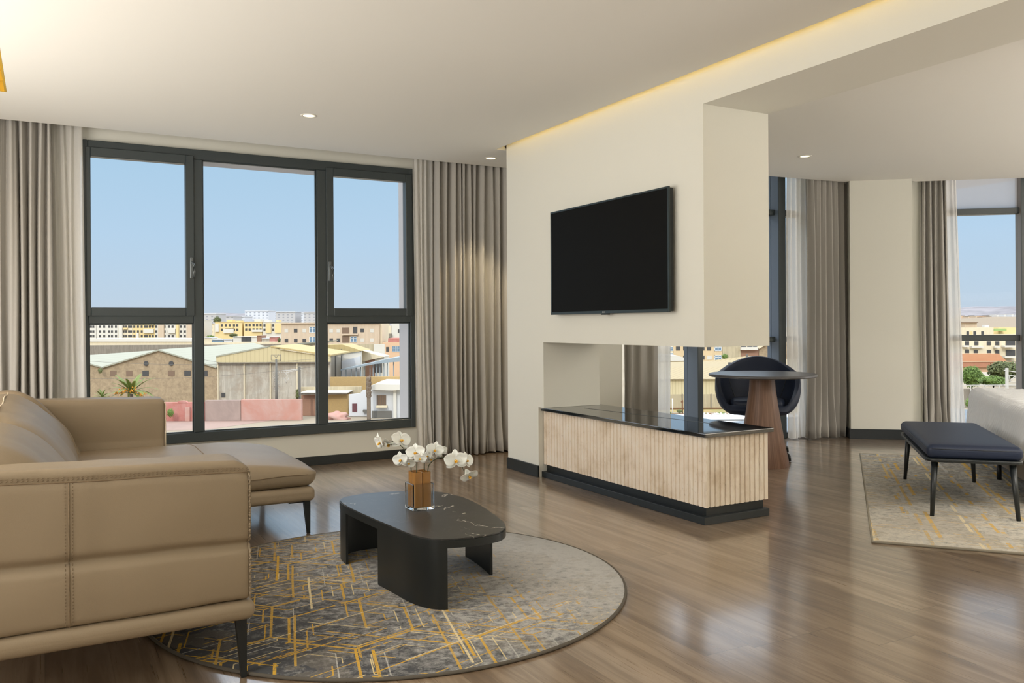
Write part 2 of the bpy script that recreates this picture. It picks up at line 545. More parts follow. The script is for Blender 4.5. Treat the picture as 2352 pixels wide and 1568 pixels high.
def rbox(bm, c, dim, r, fn=None, nm=8, ns=4):
    """rounded box with a regular surface grid, optionally deformed by fn(p)->p (local coords)"""
    h = [d/2 for d in dim]
    r = min(r, *h)

    def ticks(hh):
        t = []
        for i in range(ns):
            t.append(-hh + r*(1-math.cos(PI/2*i/ns))*0.999)
        k = max(1, nm)
        for i in range(k+1):
            t.append(-(hh-r) + 2*(hh-r)*i/k)
        for i in range(ns-1, -1, -1):
            t.append(hh - r*(1-math.cos(PI/2*i/ns))*0.999)
        out = []
        for q in t:
            if not out or q-out[-1] > 1e-6:
                out.append(q)
        return out
    T = [ticks(x) for x in h]
    cache = {}

    def V(p):
        key = tuple(round(q, 6) for q in p)
        if key in cache:
            return cache[key]
        q = Vector([max(-(h[i]-r), min(h[i]-r, p[i])) for i in range(3)])
        d = Vector(p)-q
        if d.length > 1e-9:
            d = d.normalized()*r
        q = q+d
        if fn:
            q = Vector(fn(q))
        v = bm.verts.new(q+Vector(c))
        cache[key] = v
        return v
    new = []
    for ax in range(3):
        a, b = (ax+1) % 3, (ax+2) % 3
        for sgn in (-1, 1):
            for i in range(len(T[a])-1):
                for j in range(len(T[b])-1):
                    qd = []
                    for (ii, jj) in ((i, j), (i+1, j), (i+1, j+1), (i, j+1)):
                        p = [0, 0, 0]
                        p[ax] = sgn*h[ax]
                        p[a] = T[a][ii]
                        p[b] = T[b][jj]
                        qd.append(V(p))
                    if sgn < 0:
                        qd = qd[::-1]
                    if len(set(qd)) == 4:
                        try:
                            f = bm.faces.new(qd)
                            f.smooth = True
                            new.append(f)
                        except ValueError:
                            pass
    return list(cache.values())


def tube(bm, pts, rad, n=8, cap=True, closed=False):
    pts = [Vector(p) for p in pts]
    rings = []
    up = Vector((0, 0, 1))
    L = len(pts)
    for i, p in enumerate(pts):
        if closed:
            t = (pts[(i+1) % L]-pts[i-1]).normalized()
        else:
            t = (pts[min(i+1, L-1)]-pts[max(i-1, 0)]).normalized()
        a = t.cross(up)
        if a.length < 1e-3:
            a = t.cross(Vector((1, 0, 0)))
        a.normalize()
        b = t.cross(a).normalized()
        rr = rad[i] if isinstance(rad, (list, tuple)) else rad
        rings.append([bm.verts.new(p+a*math.cos(2*PI*k/n)*rr+b*math.sin(2*PI*k/n)*rr) for k in range(n)])
    rng = range(L) if closed else range(L-1)
    for i in rng:
        A, B = rings[i], rings[(i+1) % L]
        for k in range(n):
            f = bm.faces.new((A[k], A[(k+1) % n], B[(k+1) % n], B[k]))
            f.smooth = True
    if cap and not closed:
        bm.faces.new(rings[0])
        bm.faces.new(rings[-1][::-1])


def lathe(bm, prof, n=40, c=(0, 0), cap=True):
    rings = []
    for r, z in prof:
        rings.append([bm.verts.new((c[0]+r*math.cos(2*PI*k/n), c[1]+r*math.sin(2*PI*k/n), z)) for k in range(n)])
    for A, B in zip(rings, rings[1:]):
        for k in range(n):
            f = bm.faces.new((A[k], A[(k+1) % n], B[(k+1) % n], B[k]))
            f.smooth = True
    if cap:
        bm.faces.new(rings[0][::-1])
        bm.faces.new(rings[-1])


def ico(bm, c, r, sub=2, sc=(1, 1, 1), jit=0.0, seed=0):
    g = bmesh.ops.create_icosphere(bm, subdivisions=sub, radius=1)
    for v in g['verts']:
        k = 1+jit*noise.noise(v.co*2.3+Vector((seed, seed*1.7, 0)))
        v.co = Vector((v.co.x*r*sc[0]*k, v.co.y*r*sc[1]*k, v.co.z*r*sc[2]*k))+Vector(c)
    for f in bm.faces:
        f.smooth = True


def BM():
    return bmesh.new()


def link(name, bm, mat, parent=None, smooth=None, autos=None, label=None):
    """links bm as ONE mesh object; a top-level object gets its origin at its base"""
    bmesh.ops.recalc_face_normals(bm, faces=bm.faces)
    me = bpy.data.meshes.new(name)
    bm.to_mesh(me)
    bm.free()
    o = bpy.data.objects.new(name, me)
    COL.objects.link(o)
    if mat is not None:
        for mm in (mat if isinstance(mat, (list, tuple)) else [mat]):
            me.materials.append(mm)
    if smooth is not None:
        for p in me.polygons:
            p.use_smooth = smooth
    if autos:
        for p in me.polygons:
            p.use_smooth = True
        me.set_sharp_from_angle(angle=R(autos))
    if parent is not None:
        o.parent = parent
    else:
        xs = [v.co for v in me.vertices]
        c = Vector(((min(v.x for v in xs)+max(v.x for v in xs))/2, (min(v.y for v in xs)+max(v.y for v in xs))/2, min(v.z for v in xs)))
        me.transform(Matrix.Translation(-c))
        o.location = c
    if label:
        o['label'] = label
    return o


def tag(o, label, cat, group=None, kind=None):
    o['label'] = label
    o['category'] = cat
    if group:
        o['group'] = group
    if kind:
        o['kind'] = kind
    return o


def thing(name, label, cat, loc=(0, 0, 0), rotz=0.0, group=None, kind=None):
    o = bpy.data.objects.new(name, None)
    o.empty_display_size = 0.1
    COL.objects.link(o)
    o.location = loc
    o.rotation_euler = (0, 0, rotz)
    if kind:
        o['kind'] = kind
        if label:
            o['label'] = label
    else:
        tag(o, label, cat, group)
    return o


def struct(name, bm, mat, parent=None, **k):
    o = link(name, bm, mat, parent, **k)
    if parent is None:
        o['kind'] = 'structure'
    return o


def dup(root, loc=None, rotz=None, label=None):
    r = root.copy()
    COL.objects.link(r)
    if loc is not None:
        r.location = loc
    if rotz is not None:
        r.rotation_euler = (0, 0, rotz)
    if label:
        r['label'] = label
    for ch in list(root.children):
        c = ch.copy()
        COL.objects.link(c)
        c.parent = r
        for g in list(ch.children):
            d = g.copy()
            COL.objects.link(d)
            d.parent = c
    return r


def local(root, pts):
    Mi = (Matrix.Translation(root.location) @ Matrix.Rotation(root.rotation_euler[2], 4, 'Z')).inverted()
    return [Mi @ Vector(p) for p in pts]


# world point seen at a pixel of the photograph at a depth along the view axis
def at(px, py, D):
    d = _f*FPX + _r*(px-1176) + _u*(784-38.7-py)
    return Vector((0, 0, CAMZ)) + d*(D/FPX)


# ------------------------------------------------------------------ room shell
CZ = 2.62          # ceiling
XW = 3.35          # face of the television wall
XB = 3.87          # bedroom face of the same wall block
# rotated frames of the bedroom walls
A2, A3 = R(6), R(40)


def fr(ang, t, n, z=0.0):
    return Vector((math.cos(ang)*t+math.sin(ang)*n, -math.sin(ang)*t+math.cos(ang)*n, z))


bm = BM()
box(bm, -1.7, 10.9, -1.9, 7.6, -0.12, 0.0)
struct('floor', bm, FLOOR)

# window wall of the living room (y = 7.08), opening x .25-2.93, z .265-2.58
OX0, OX1, OZ0, OZ1 = 0.25, 2.93, 0.265, 2.58
bm = BM()
box(bm, -1.7, OX0, 7.08, 7.40, 0, 3.0)
box(bm, OX1, 4.63, 7.08, 7.40, 0, 3.0)
box(bm, OX0, OX1, 7.08, 7.40, 0, OZ0)
box(bm, OX0, OX1, 7.08, 7.32, OZ1, 3.0)
struct('wall_window_side', bm, WALL)
bm = BM()
box(bm, -1.45, 4.1, 7.062, 7.079, 0, 0.075, 0.002, 1)
struct('baseboard_window_side', bm, BLACKTRIM)

bm = BM()
box(bm, -1.7, -1.45, -1.9, 7.4, 0, 3.0)
struct('wall_left', bm, WALL)
bm = BM()
box(bm, -1.7, 10.9, -1.9, -1.65, 0, 3.0)
struct('wall_back', bm, WALL)
bm = BM()
box(bm, 10.6, 10.9, -1.7, 4.2, 0, 3.0)
struct('wall_right', bm, WALL)

# television wall: block with a see-through niche above the console and a beam running to the camera side
bm = BM()
box(bm, XW, XB, 3.74, 5.54, 1.043, 2.90)           # upper block carrying the television
box(bm, XW, XB, 5.54, 6.11, 0.54, 2.90)            # pier at the window end
box(bm, XW, XB, 5.62, 6.11, 0.0, 0.54)
box(bm, XW, XB, -1.65, 3.74, 2.452, 2.90)          # beam over the opening
bmesh.ops.remove_doubles(bm, verts=bm.verts, dist=1e-5)
struct('wall_television', bm, WALL)
bm = BM()
box(bm, XW-0.016, XW-0.0005, 5.612, 6.11, 0, 0.09, 0.002, 1)
struct('baseboard_television', bm, BLACKTRIM)

# column between the two window walls
bm = BM()
box(bm, 4.36, 4.652, 6.30, 7.08, 0, 3.0)
struct('wall_column', bm, WALL)

# ceilings: living room slab with a light slot at the television wall and a curtain recess at the window
SX = 3.262
bm = BM()
zt = CZ+0.02
GX0, GX1, GY0, GY1 = -1.1, -0.185, 4.0, 6.02       # gold lined opening
box(bm, -1.5, SX, -1.7, GY0, CZ, zt)
box(bm, -1.5, GX0, GY0, GY1, CZ, zt)
box(bm, GX1, SX, GY0, GY1, CZ, zt)
box(bm, -1.5, SX, GY1, 6.81, CZ, zt)
box(bm, SX, 4.36, 6.135, 6.81, CZ, zt)
bmesh.ops.remove_doubles(bm, verts=bm.verts, dist=1e-5)
struct('ceiling', bm, CEIL)
bm = BM()
box(bm, -1.7, 4.36, -1.9, 7.4, 2.99, 3.1)
struct('ceiling_slab', bm, CEIL)
# closed sides of the light slot (so that its LED only lights the wall)
bm = BM()
box(bm, 3.06, 3.075, -1.7, 6.15, zt, 2.78)
box(bm, 3.06, XW, -1.7, 6.15, 2.78, 2.79)
box(bm, 3.06, XW, 6.135, 6.15, zt, 2.79)
struct('trim_light_slot', bm, CEIL)
led = thing('led_strip', 'amber light strip tucked in the ceiling slot along the television wall', 'light strip', (3.12, 2.2, zt))
bm = BM()
box(bm, -0.008, 0.008, -3.85, 3.85, 0.0, 0.006)
link('strip_backing', bm, WHITEPL, led)
bm = BM()
box(bm, -0.006, 0.006, -3.84, 3.84, 0.006, 0.012)
link('led_tape', bm, LED_WARM, led)
# curtain recess walls
bm = BM()
box(bm, -1.45, 4.36, 6.795, 6.81, zt, 2.99)
struct('trim_curtain_recess', bm, CEIL)

# gold lined ceiling opening
gc = thing('ceiling_light_coffer', 'gold lined ceiling light recess at the left edge above the sofa', 'ceiling light', ((GX0+GX1)/2, (GY0+GY1)/2, CZ))
hx, hy = (GX1-GX0)/2, (GY1-GY0)/2
bm = BM()
for (a, z0, z1) in ((0.0, 0.001, 0.06), (0.03, 0.06, 0.12), (0.06, 0.12, 0.2)):
    box(bm, -hx+0.001, -hx+0.012, -hy+0.001, hy-0.001, z0, z1)
    box(bm, hx-0.012, hx-0.001, -hy+0.001, hy-0.001, z0, z1)
    box(bm, -hx+0.012, hx-0.012, hy-0.012-a, hy-0.001, z0, z1)
    box(bm, -hx+0.012, hx-0.012, -hy+0.001, -hy+0.012, z0, z1)
link('gold_lining', bm, GOLD, gc)
bm = BM()
box(bm, -hx-0.05, hx+0.05, -hy-0.06, hy+0.08, 0.2, 0.215)
link('top_panel', bm, GOLD, gc)
bm = BM()
box(bm, -hx+0.1, hx-0.1, hy-0.35, hy-0.33, 0.19, 0.2)
link('led_tape', bm, LED_WARM, gc)

# bedroom ceiling polygon (its recess edges follow the rotated window walls)
n2e, n3e = 6.633, 9.285


def inter(a1, n1, a2, n2):
    # point with n-coordinates n1 in frame a1 and n2 in frame a2
    c1, s1, c2, s2 = math.sin(a1), math.cos(a1), math.sin(a2), math.cos(a2)
    det = c1*s2-s1*c2
    return ((n1*s2-s1*n2)/det, (c1*n2-n1*c2)/det)


pB = fr(A3, 1.75, 9.09)
pC = fr(A3, 2.337, 9.09)
e2 = lambda x: (n2e-math.sin(A2)*x)/math.cos(A2)
pA_x = 7.30
poly = [(XB, -1.7), (10.6, -1.7), (10.6, (n3e-math.sin(A3)*10.6)/math.cos(A3))]
q = fr(A3, 2.42, n3e)
poly += [(q.x, q.y)]
q = fr(A3, 2.345, 9.2)
poly += [(q.x, q.y)]
q = fr(A3, 1.7, 9.25)
poly += [(q.x, q.y), (7.28, e2(7.28)), (4.36, e2(4.36)), (XB, e2(4.36))]
bm = BM()
prism(bm, poly, CZ, zt)
struct('ceiling_bedroom', bm, CEIL)
bm = BM()
box(bm, 4.36, 10.9, -1.9, 7.4, 2.99, 3.1)
box(bm, XB, 4.36, -1.9, 6.7, 2.95, 2.99)
struct('ceiling_slab_bedroom', bm, CEIL)

# pier between the bedroom windows
bm = BM()
vs = box(bm, 1.745, 2.337, 9.098, 9.62, 0, 3.0)
box(bm, 2.337, 2.555, 9.44, 9.62, 0, 3.0)
box(bm, 1.30, 1.745, 9.45, 9.62, 0, 3.0)
for v in bm.verts:
    v.co = fr(A3, v.co.x, v.co.y, v.co.z)
struct('wall_pier', bm, WALL)
bm = BM()
box(bm, 1.728, 2.345, 9.081, 9.097, 0, 0.10, 0.002, 1)
box(bm, 1.728, 1.744, 9.097, 9.44, 0, 0.10, 0.002, 1)
for v in bm.verts:
    v.co = fr(A3, v.co.x, v.co.y, v.co.z)
struct('baseboard_pier', bm, BLACKTRIM)


# ------------------------------------------------------------------ living-room window (frame face y=7.04)
def frame_boxes(root, name, mat, rects, y0, y1, bev=0.004):
    bm_ = BM()
    for (x0, x1, z0, z1) in rects:
        box(bm_, x0, x1, y0, y1, z0, z1, bev, 1)
    return link(name, bm_, mat, root)


w1 = thing('window_1', 'anthracite three-bay window with tilting upper sashes behind the sofa', 'window', (1.59, 7.08, OZ0), kind='structure')
ox, oz = 1.59, OZ0


def L1(x0, x1, z0, z1):
    return (x0-ox, x1-ox, z0-oz, z1-oz)


fy0, fy1 = 7.04-7.08, 7.12-7.08
frame_boxes(w1, 'frame', FRAME, [
    L1(0.265, 0.30, 0.268, 2.578), L1(2.875, 2.918, 0.268, 2.578),
    L1(0.30, 2.875, 2.50, 2.578), L1(0.30, 2.875, 0.268, 0.345),
    L1(1.04, 1.112, 0.345, 2.50), L1(2.03, 2.115, 0.345, 2.50),
    L1(0.30, 1.04, 1.205, 1.285), L1(2.115, 2.875, 1.205, 1.285)], fy0, fy1)
for (a, b_, ha) in ((0.285, 1.046, 'R'), (2.108, 2.89, 'L')):
    z0, z1 = 1.262, 2.525
    sy0, sy1 = 7.024-7.08, 7.10-7.08
    wdl = 0.032 if ha == 'R' else 0.062
    wdr = 0.062
    sash = frame_boxes(w1, 'sash', FRAME, [
        L1(a, a+wdl, z0, z1), L1(b_-wdr, b_, z0, z1), L1(a+wdl, b_-wdr, z1-0.07, z1), L1(a+wdl, b_-wdr, z0, z0+0.066)], sy0, sy1)
    bm = BM()
    box(bm, a+wdl-0.005-ox, b_-wdr+0.005-ox, 0.012, 0.02, z0+0.06-oz, z1-0.065-oz)
    link('pane', bm, PANE, sash)
    # handle: plate and lever
    hx_ = (b_-0.022 if ha == 'R' else a+0.026)-ox
    bm = BM()
    rbox(bm, (hx_, sy0-0.006, 1.64-oz), (0.026, 0.014, 0.17), 0.006, nm=2, ns=2)
    sgn = 1
    tube(bm, [(hx_, sy0-0.01, 1.685-oz), (hx_+0.003, sy0-0.035, 1.68-oz), (hx_+0.014*sgn, sy0-0.048, 1.655-oz), (hx_+0.016*sgn, sy0-0.048, 1.61-oz), (hx_+0.008*sgn, sy0-0.042, 1.565-oz)], [0.008, 0.008, 0.008, 0.008, 0.006], 8)
    link('handle', bm, HANDLE, sash)
for (x0, x1, z0, z1) in ((0.295, 1.045, 0.34, 1.21), (1.108, 2.034, 0.34, 2.505), (2.11, 2.88, 0.34, 1.21)):
    bm = BM()
    box(bm, x0-ox, x1-ox, 0.0, 0.008, z0-oz, z1-oz)
    link('pane', bm, PANE, w1)
    bm = BM()
    for r_ in ((x0+0.004, x0+0.014, z0, z1), (x1-0.014, x1-0.004, z0, z1), (x0, x1, z0+0.004, z0+0.014), (x0, x1, z1-0.014, z1-0.004)):
        box(bm, r_[0]-ox, r_[1]-ox, -0.02, 0.0, r_[2]-oz, r_[3]-oz, 0.002, 1)
    link('glazing_bead', bm, FRAME, w1)
# outside reveal lining (pale render) on the right and under the lintel
bm = BM()
box(bm, OX1-0.008, OX1+0.0, 7.13, 7.44, OZ0, OZ1)
box(bm, OX0, OX1, 7.13, 7.33, 2.502, 2.57)
struct('trim_window_reveal', bm, flat('pale_exterior_render', (0.52, 0.49, 0.48), 0.9))

# ------------------------------------------------------------------ bedroom window 2 (rotated 6 degrees), floor to ceiling
w2 = thing('window_2', 'floor to ceiling window with deep mullions behind the round table', 'window', fr(A2, 5.5, 7.0), -A2, kind='structure')


def lbox(bm_, t0, t1, n0, n1, z0, z1, bev=0.003, T=5.5, NN=7.0):
    box(bm_, t0-T, t1-T, n0-NN, n1-NN, z0, z1, bev, 1)


bm = BM()
lbox(bm, 4.1, 7.2, 6.93, 7.05, 0.0, 0.05)
lbox(bm, 4.1, 7.2, 6.93, 7.05, 2.285, 2.345)
lbox(bm, 4.905, 5.884, 6.93, 7.05, 0.985, 1.04)
lbox(bm, 5.975, 7.2, 6.93, 7.05, 0.985, 1.04)
lbox(bm, 4.1, 4.85, 6.93, 7.05, 0.985, 0.99)
lbox(bm, 4.1, 7.2, 6.93, 7.05, 2.93, 2.99)
link('transom_frame', bm, FRAME, w2)
for t0, t1, nf in ((4.85, 4.905, 6.81), (5.884, 5.97, 6.865), (6.93, 7.0, 6.87)):
    bm = BM()
    lbox(bm, t0, t1, nf+0.012, 7.05, 0.0, 2.99, 0.0)
    mu = link('mullion', bm, MULL_SKYLIT, w2)  # side coloured as lit by the sky, front piece coloured as in shade
    bm = BM()
    lbox(bm, t0-0.001, t1+0.002, nf, nf+0.013, 0.0, 2.99, 0.002)
    link('mullion_shaded_front', bm, FRAME, mu, label='front edge of the mullion, coloured dark for shade')
for t0, t1 in ((4.1, 4.85), (4.905, 5.884), (5.97, 6.93), (7.0, 7.2)):
    bm = BM()
    lbox(bm, t0, t1, 6.985, 6.993, 0.04, 2.94, 0.0)
    link('pane', bm, PANE, w2)
bm = BM()
box(bm, 4.0, 7.33, 7.0, 7.02, 2.9, 2.99)
box(bm, 4.0, 7.33, 6.633, 6.648, zt, 2.99)
for v in bm.verts:
    v.co = fr(A2, v.co.x, v.co.y, v.co.z)
struct('trim_curtain_recess_bedroom', bm, CEIL)

# ------------------------------------------------------------------ bedroom window 3 (rotated 40 degrees)
w3 = thing('window_3', 'tall gridded corner window beside the bed', 'window', fr(A3, 4.0, 9.5), -A3, kind='structure')
L3 = lambda b_, t0, t1, n0, n1, z0, z1, bev=0.003: lbox(b_, t0, t1, n0, n1, z0, z1, bev, 4.0, 9.5)
bm = BM()
L3(bm, 2.555, 6.2, 9.45, 9.56, 2.285, 2.345)
L3(bm, 2.555, 6.2, 9.45, 9.56, 0.985, 1.045)
L3(bm, 2.555, 6.2, 9.45, 9.56, 0.0, 0.05)
L3(bm, 2.555, 6.2, 9.45, 9.56, 2.93, 2.99)
L3(bm, 2.555, 2.59, 9.45, 9.56, 0.0, 2.99)
link('transom_frame', bm, FRAME, w3)
for t0, t1 in ((3.45, 3.54), (4.55, 4.64), (5.65, 5.74)):
    bm = BM()
    L3(bm, t0, t1, 9.412, 9.56, 0, 2.99, 0.0)
    mu = link('mullion', bm, flat('mullion_warm_lit_side', (0.30, 0.27, 0.245), 0.5) if 'mullion_warm_lit_side' not in MATS else MATS['mullion_warm_lit_side'], w3)  # paler side and dark front paint in how light falls on the mullion
    bm = BM()
    L3(bm, t0-0.001, t1+0.002, 9.40, 9.413, 0, 2.99, 0.002)
    link('mullion_shaded_front', bm, FRAME, mu, label='front edge of the mullion, coloured dark for shade')
for t0, t1 in ((2.59, 3.45), (3.54, 4.55), (4.64, 5.65), (5.74, 6.2)):
    for z0, z1 in ((0.045, 0.99), (1.04, 2.29)):
        bm = BM()
        L3(bm, t0, t1, 9.5, 9.508, z0, z1, 0)
        link('pane', bm, PANE, w3)
mm, mn, mb = new_mat('frosted_top_glass')
mn.nodes.remove(mb)
hh = N(mn)
t_ = hh.n('ShaderNodeBsdfTransparent')
t_.inputs[0].default_value = (0.95, 0.96, 1, 1)
d_ = hh.n('ShaderNodeBsdfTranslucent')
d_.inputs[0].default_value = (0.9, 0.9, 0.92, 1)
x_ = hh.n('ShaderNodeMixShader')
x_.inputs[0].default_value = 0.6
mn.links.new(t_.outputs[0], x_.inputs[1])
mn.links.new(d_.outputs[0], x_.inputs[2])
mn.links.new(x_.outputs[0], mn.nodes['Material Output'].inputs[0])
for t0, t1 in ((2.59, 3.45), (3.54, 4.55), (4.64, 5.65), (5.74, 6.2)):
    bm = BM()
    L3(bm, t0, t1, 9.5, 9.508, 2.34, 2.94, 0)
    link('top_pane', bm, mm, w3, label='milky white pane')
bm = BM()
box(bm, 2.345, 6.4, 9.285, 9.30, zt, 2.99)
box(bm, 6.1, 6.4, 9.45, 9.62, 0, 2.99)
for v in bm.verts:
    v.co = fr(A3, v.co.x, v.co.y, v.co.z)
struct('trim_corner_recess', bm, CEIL)


# ------------------------------------------------------------------ curtains
def curtain(name, P, t0, t1, n, z0, z1, folds, amp, mat, label, seed, flare=0.0, thick=0.003, spread=1.0, tilt=0.0, group=None):
    """P(t,n)->(x,y). cloth hanging in irregular folds"""
    rnd = random.Random(seed)
    cols, rows = max(40, int(folds*18)), 26
    ph = [0.0]
    ws_ = [rnd.uniform(0.55, 1.5) for _ in range(folds)]
    tot = sum(ws_)
    edges = [0]
    for q_ in ws_:
        edges.append(edges[-1]+q_/tot)
    am = [rnd.uniform(0.6, 1.15) for _ in range(folds)]
    lean = [rnd.uniform(-1, 1) for _ in range(folds+1)]
    bm_ = BM()
    grid = []
    for j in range(rows+1):
        zz = j/rows
        z = z0+(z1-z0)*zz
        drop = 1-zz
        row = []
        for i in range(cols+1):
            s = i/cols
            k = 0
            while k < folds-1 and s > edges[k+1]:
                k += 1
            loc = (s-edges[k])/(edges[k+1]-edges[k])
            wave = math.sin(2*PI*loc)
            wave = math.copysign(abs(wave)**0.75, wave)
            a = amp*am[k]*(0.75+0.35*drop)
            # folds drift sideways with height
            drift = (lean[k]*(1-loc)+lean[k+1]*loc)*0.022*math.sin(PI*min(1, drop*1.1))*(1 if 0 < s < 1 else 0)
            sec = 0.18*amp*math.sin(2*PI*loc*2.0+seed+3*drop)
            bottom = flare*max(0, drop-0.86)/0.14
            t = t0+(t1-t0)*s+drift+(s-0.5)*(t1-t0)*(spread-1)*drop + tilt*drop
            nn = n+a*wave+sec+bottom*0.03*math.sin(2*PI*loc*1.0+k*2.1)
            x, y = P(t+bottom*0.012*math.sin(7*loc+k), nn)
            row.append(bm_.verts.new((x, y, z+bottom*0.006*math.sin(9*loc+k))))
        grid.append(row)
    for j in range(rows):
        for i in range(cols):
            f = bm_.faces.new((grid[j][i], grid[j][i+1], grid[j+1][i+1], grid[j+1][i]))
            f.smooth = True
    o = link(name, bm_, mat)
    if thick:
        md = o.modifiers.new('thickness', 'SOLIDIFY')
        md.thickness = thick
    tag(o, label, 'curtain', group)
    return o


PY = lambda t, n: (t, n)
P2 = lambda t, n: tuple(fr(A2, t, n)[:2])
P3 = lambda t, n: tuple(fr(A3, t, n)[:2])
curtain('blackout_curtain', PY, -1.15, 0.055, 6.90, 0.012, 2.80, 22, 0.044, GREYCURT, 'grey pleated curtain behind the sofa, left of the big window', 3, 1)
curtain('sheer_curtain', PY, 0.03, 0.262, 6.985, 0.012, 2.80, 4, 0.018, SHEER, 'white sheer curtain between the grey curtain and window at the sofa', 5, 1, thick=0, tilt=0.025)
curtain('sheer_curtain', PY, 2.875, 3.08, 6.985, 0.012, 2.80, 4, 0.02, SHEER, 'white sheer curtain at the right edge of the big window', 9, 1, thick=0, tilt=0.03)
curtain('blackout_curtain', PY, 3.03, 4.02, 6.90, 0.012, 2.80, 15, 0.042, GREYCURT, 'grey pleated curtain lit by a downlight beside the television wall', 12, 1)
curtain('blackout_curtain', P2, 3.985, 4.34, 6.74, 0.012, 2.80, 3, 0.026, GREYCURT, 'grey curtain seen through the niche above the fluted console', 14, 1)
curtain('sheer_curtain', P2, 4.37, 4.55, 6.85, 0.012, 2.80, 2, 0.016, SHEER, 'narrow white sheer curtain seen through the niche above the console', 15, 1, thick=0)
curtain('sheer_curtain', P2, 5.92, 6.15, 6.78, 0.012, 2.80, 4, 0.024, SHEER, 'white sheer curtain hanging behind the round table and navy chair', 16, 1, thick=0, spread=1.1, tilt=0.02)
curtain('blackout_curtain', P2, 6.11, 6.66, 6.70, 0.012, 2.80, 7, 0.045, GREYCURT, 'grey curtain gathered against the left side of the beige pier', 18, 1, spread=1.05)
curtain('blackout_curtain', P3, 2.50, 2.735, 9.385, 0.012, 2.80, 5, 0.034, GREYCURT, 'grey curtain right of the beige pier, behind the navy bench', 21, 1, spread=1.15, tilt=0.02)
curtain('sheer_curtain', P3, 2.69, 2.84, 9.42, 0.012, 2.80, 3, 0.014, SHEER, 'white sheer curtain beside the corner window behind the bed', 22, 1, thick=0, spread=1.35, tilt=0.05)


# ------------------------------------------------------------------ downlights
def downlight(loc, label, power, tilt=None):
    t = thing('ceiling_downlight', label, 'downlight', loc, group='recessed ceiling downlights')
    bm_ = BM()
    lathe(bm_, [(0.040, 0.001), (0.0415, -0.004), (0.052, -0.004), (0.055, 0.0)], 32, cap=False)
    lathe(bm_, [(0.040, 0.001), (0.036, -0.0015)], 32, cap=False)
    link('trim_ring', bm_, WHITEPL, t)
    bm_ = BM()
    lathe(bm_, [(0.0385, -0.0012), (0.0384, -0.0022)], 32)
    link('lamp_lens', bm_, LAMP_ON, t)
    d = bpy.data.lights.new('downlight_beam', 'SPOT')
    d.energy, d.color, d.spot_size, d.spot_blend, d.shadow_soft_size = power, (1.0, 0.80, 0.50), R(66), 0.5, 0.03
    o = bpy.data.objects.new('downlight_beam', d)
    COL.objects.link(o)
    o.parent = t
    o.location = (0, 0, -0.012)
    return t


downlight((1.60, 5.73, CZ), 'round ceiling downlight over the middle of the big window', 10)
downlight((3.395, 6.475, CZ), 'round ceiling downlight close to the grey curtain by the television wall', 75)
downlight((5.765, 5.15, CZ), 'round ceiling downlight above the round table by the bedroom window', 9)

# ------------------------------------------------------------------ television
tv = thing('television', 'black flat television hung on the beige wall above the console', 'television', (XW, 4.65, 1.25))
TX = 3.285-XW
bm = BM()
box(bm, TX+0.012, TX+0.045, -0.668, 0.668, 0.004, 0.752, 0.006, 2)
link('back_housing', bm, STEEL_BLACK, tv)
bm = BM()
y0, y1, z0, z1 = -0.675, 0.675, 0.0, 0.757
for r_ in ((y0, y0+0.012, z0, z1), (y1-0.012, y1, z0, z1), (y0+0.012, y1-0.012, z1-0.012, z1), (y0+0.012, y1-0.012, z0, z0+0.020)):
    box(bm, TX, TX+0.014, r_[0], r_[1], r_[2], r_[3], 0.0015, 1)
link('bezel', bm, TVBODY, tv)
bm = BM()
box(bm, TX+0.004, TX+0.012, y0+0.010, y1-0.010, z0+0.018, z1-0.010)
link('screen', bm, TVSCREEN, tv)
bm = BM()
box(bm, TX+0.004, TX+0.03, -0.03, 0.04, -0.008, 0.004, 0.002, 1)
link('sensor_foot', bm, STEEL_BLACK, tv)
bm = BM()
box(bm, TX+0.045, 0.0, -0.2, 0.2, 0.2, 0.55)
link('wall_mount', bm, STEEL_BLACK, tv)
cu = bpy.data.curves.new('logo', 'FONT')
cu.body = 'LG'
cu.size = 0.013
cu.extrude = 0.0004
tmp = bpy.data.objects.new('logo_tmp', cu)
COL.objects.link(tmp)
dg = bpy.context.evaluated_depsgraph_get()
me = bpy.data.meshes.new_from_object(tmp.evaluated_get(dg))
bpy.data.objects.remove(tmp)
bm = BM()
bm.from_mesh(me)
# text plane -> y runs towards the camera end of the wall
for v in bm.verts:
    x, y, z = v.co
    v.co = Vector((TX-0.0006-z, -x+0.002, y+0.006))
box(bm, TX-0.001, TX, 0.006, 0.014, 0.006, 0.0145)
link('logo', bm, LOGO_M, tv)

# ------------------------------------------------------------------ fluted console under the television
KX0, KX1, KY0, KY1, KZ = 3.385, 3.895, 3.775, 5.615, 0.515
con = thing('console_cabinet', 'low fluted stone console with glossy black top under the television', 'console', ((KX0+KX1)/2, (KY0+KY1)/2, 0))
cx, cy = (KX0+KX1)/2, (KY0+KY1)/2
bm = BM()
box(bm, KX0+0.02-cx, KX1-0.005-cx, KY0+0.02-cy, KY1-cy, 0.10, KZ)
link('body', bm, TRAV, con)


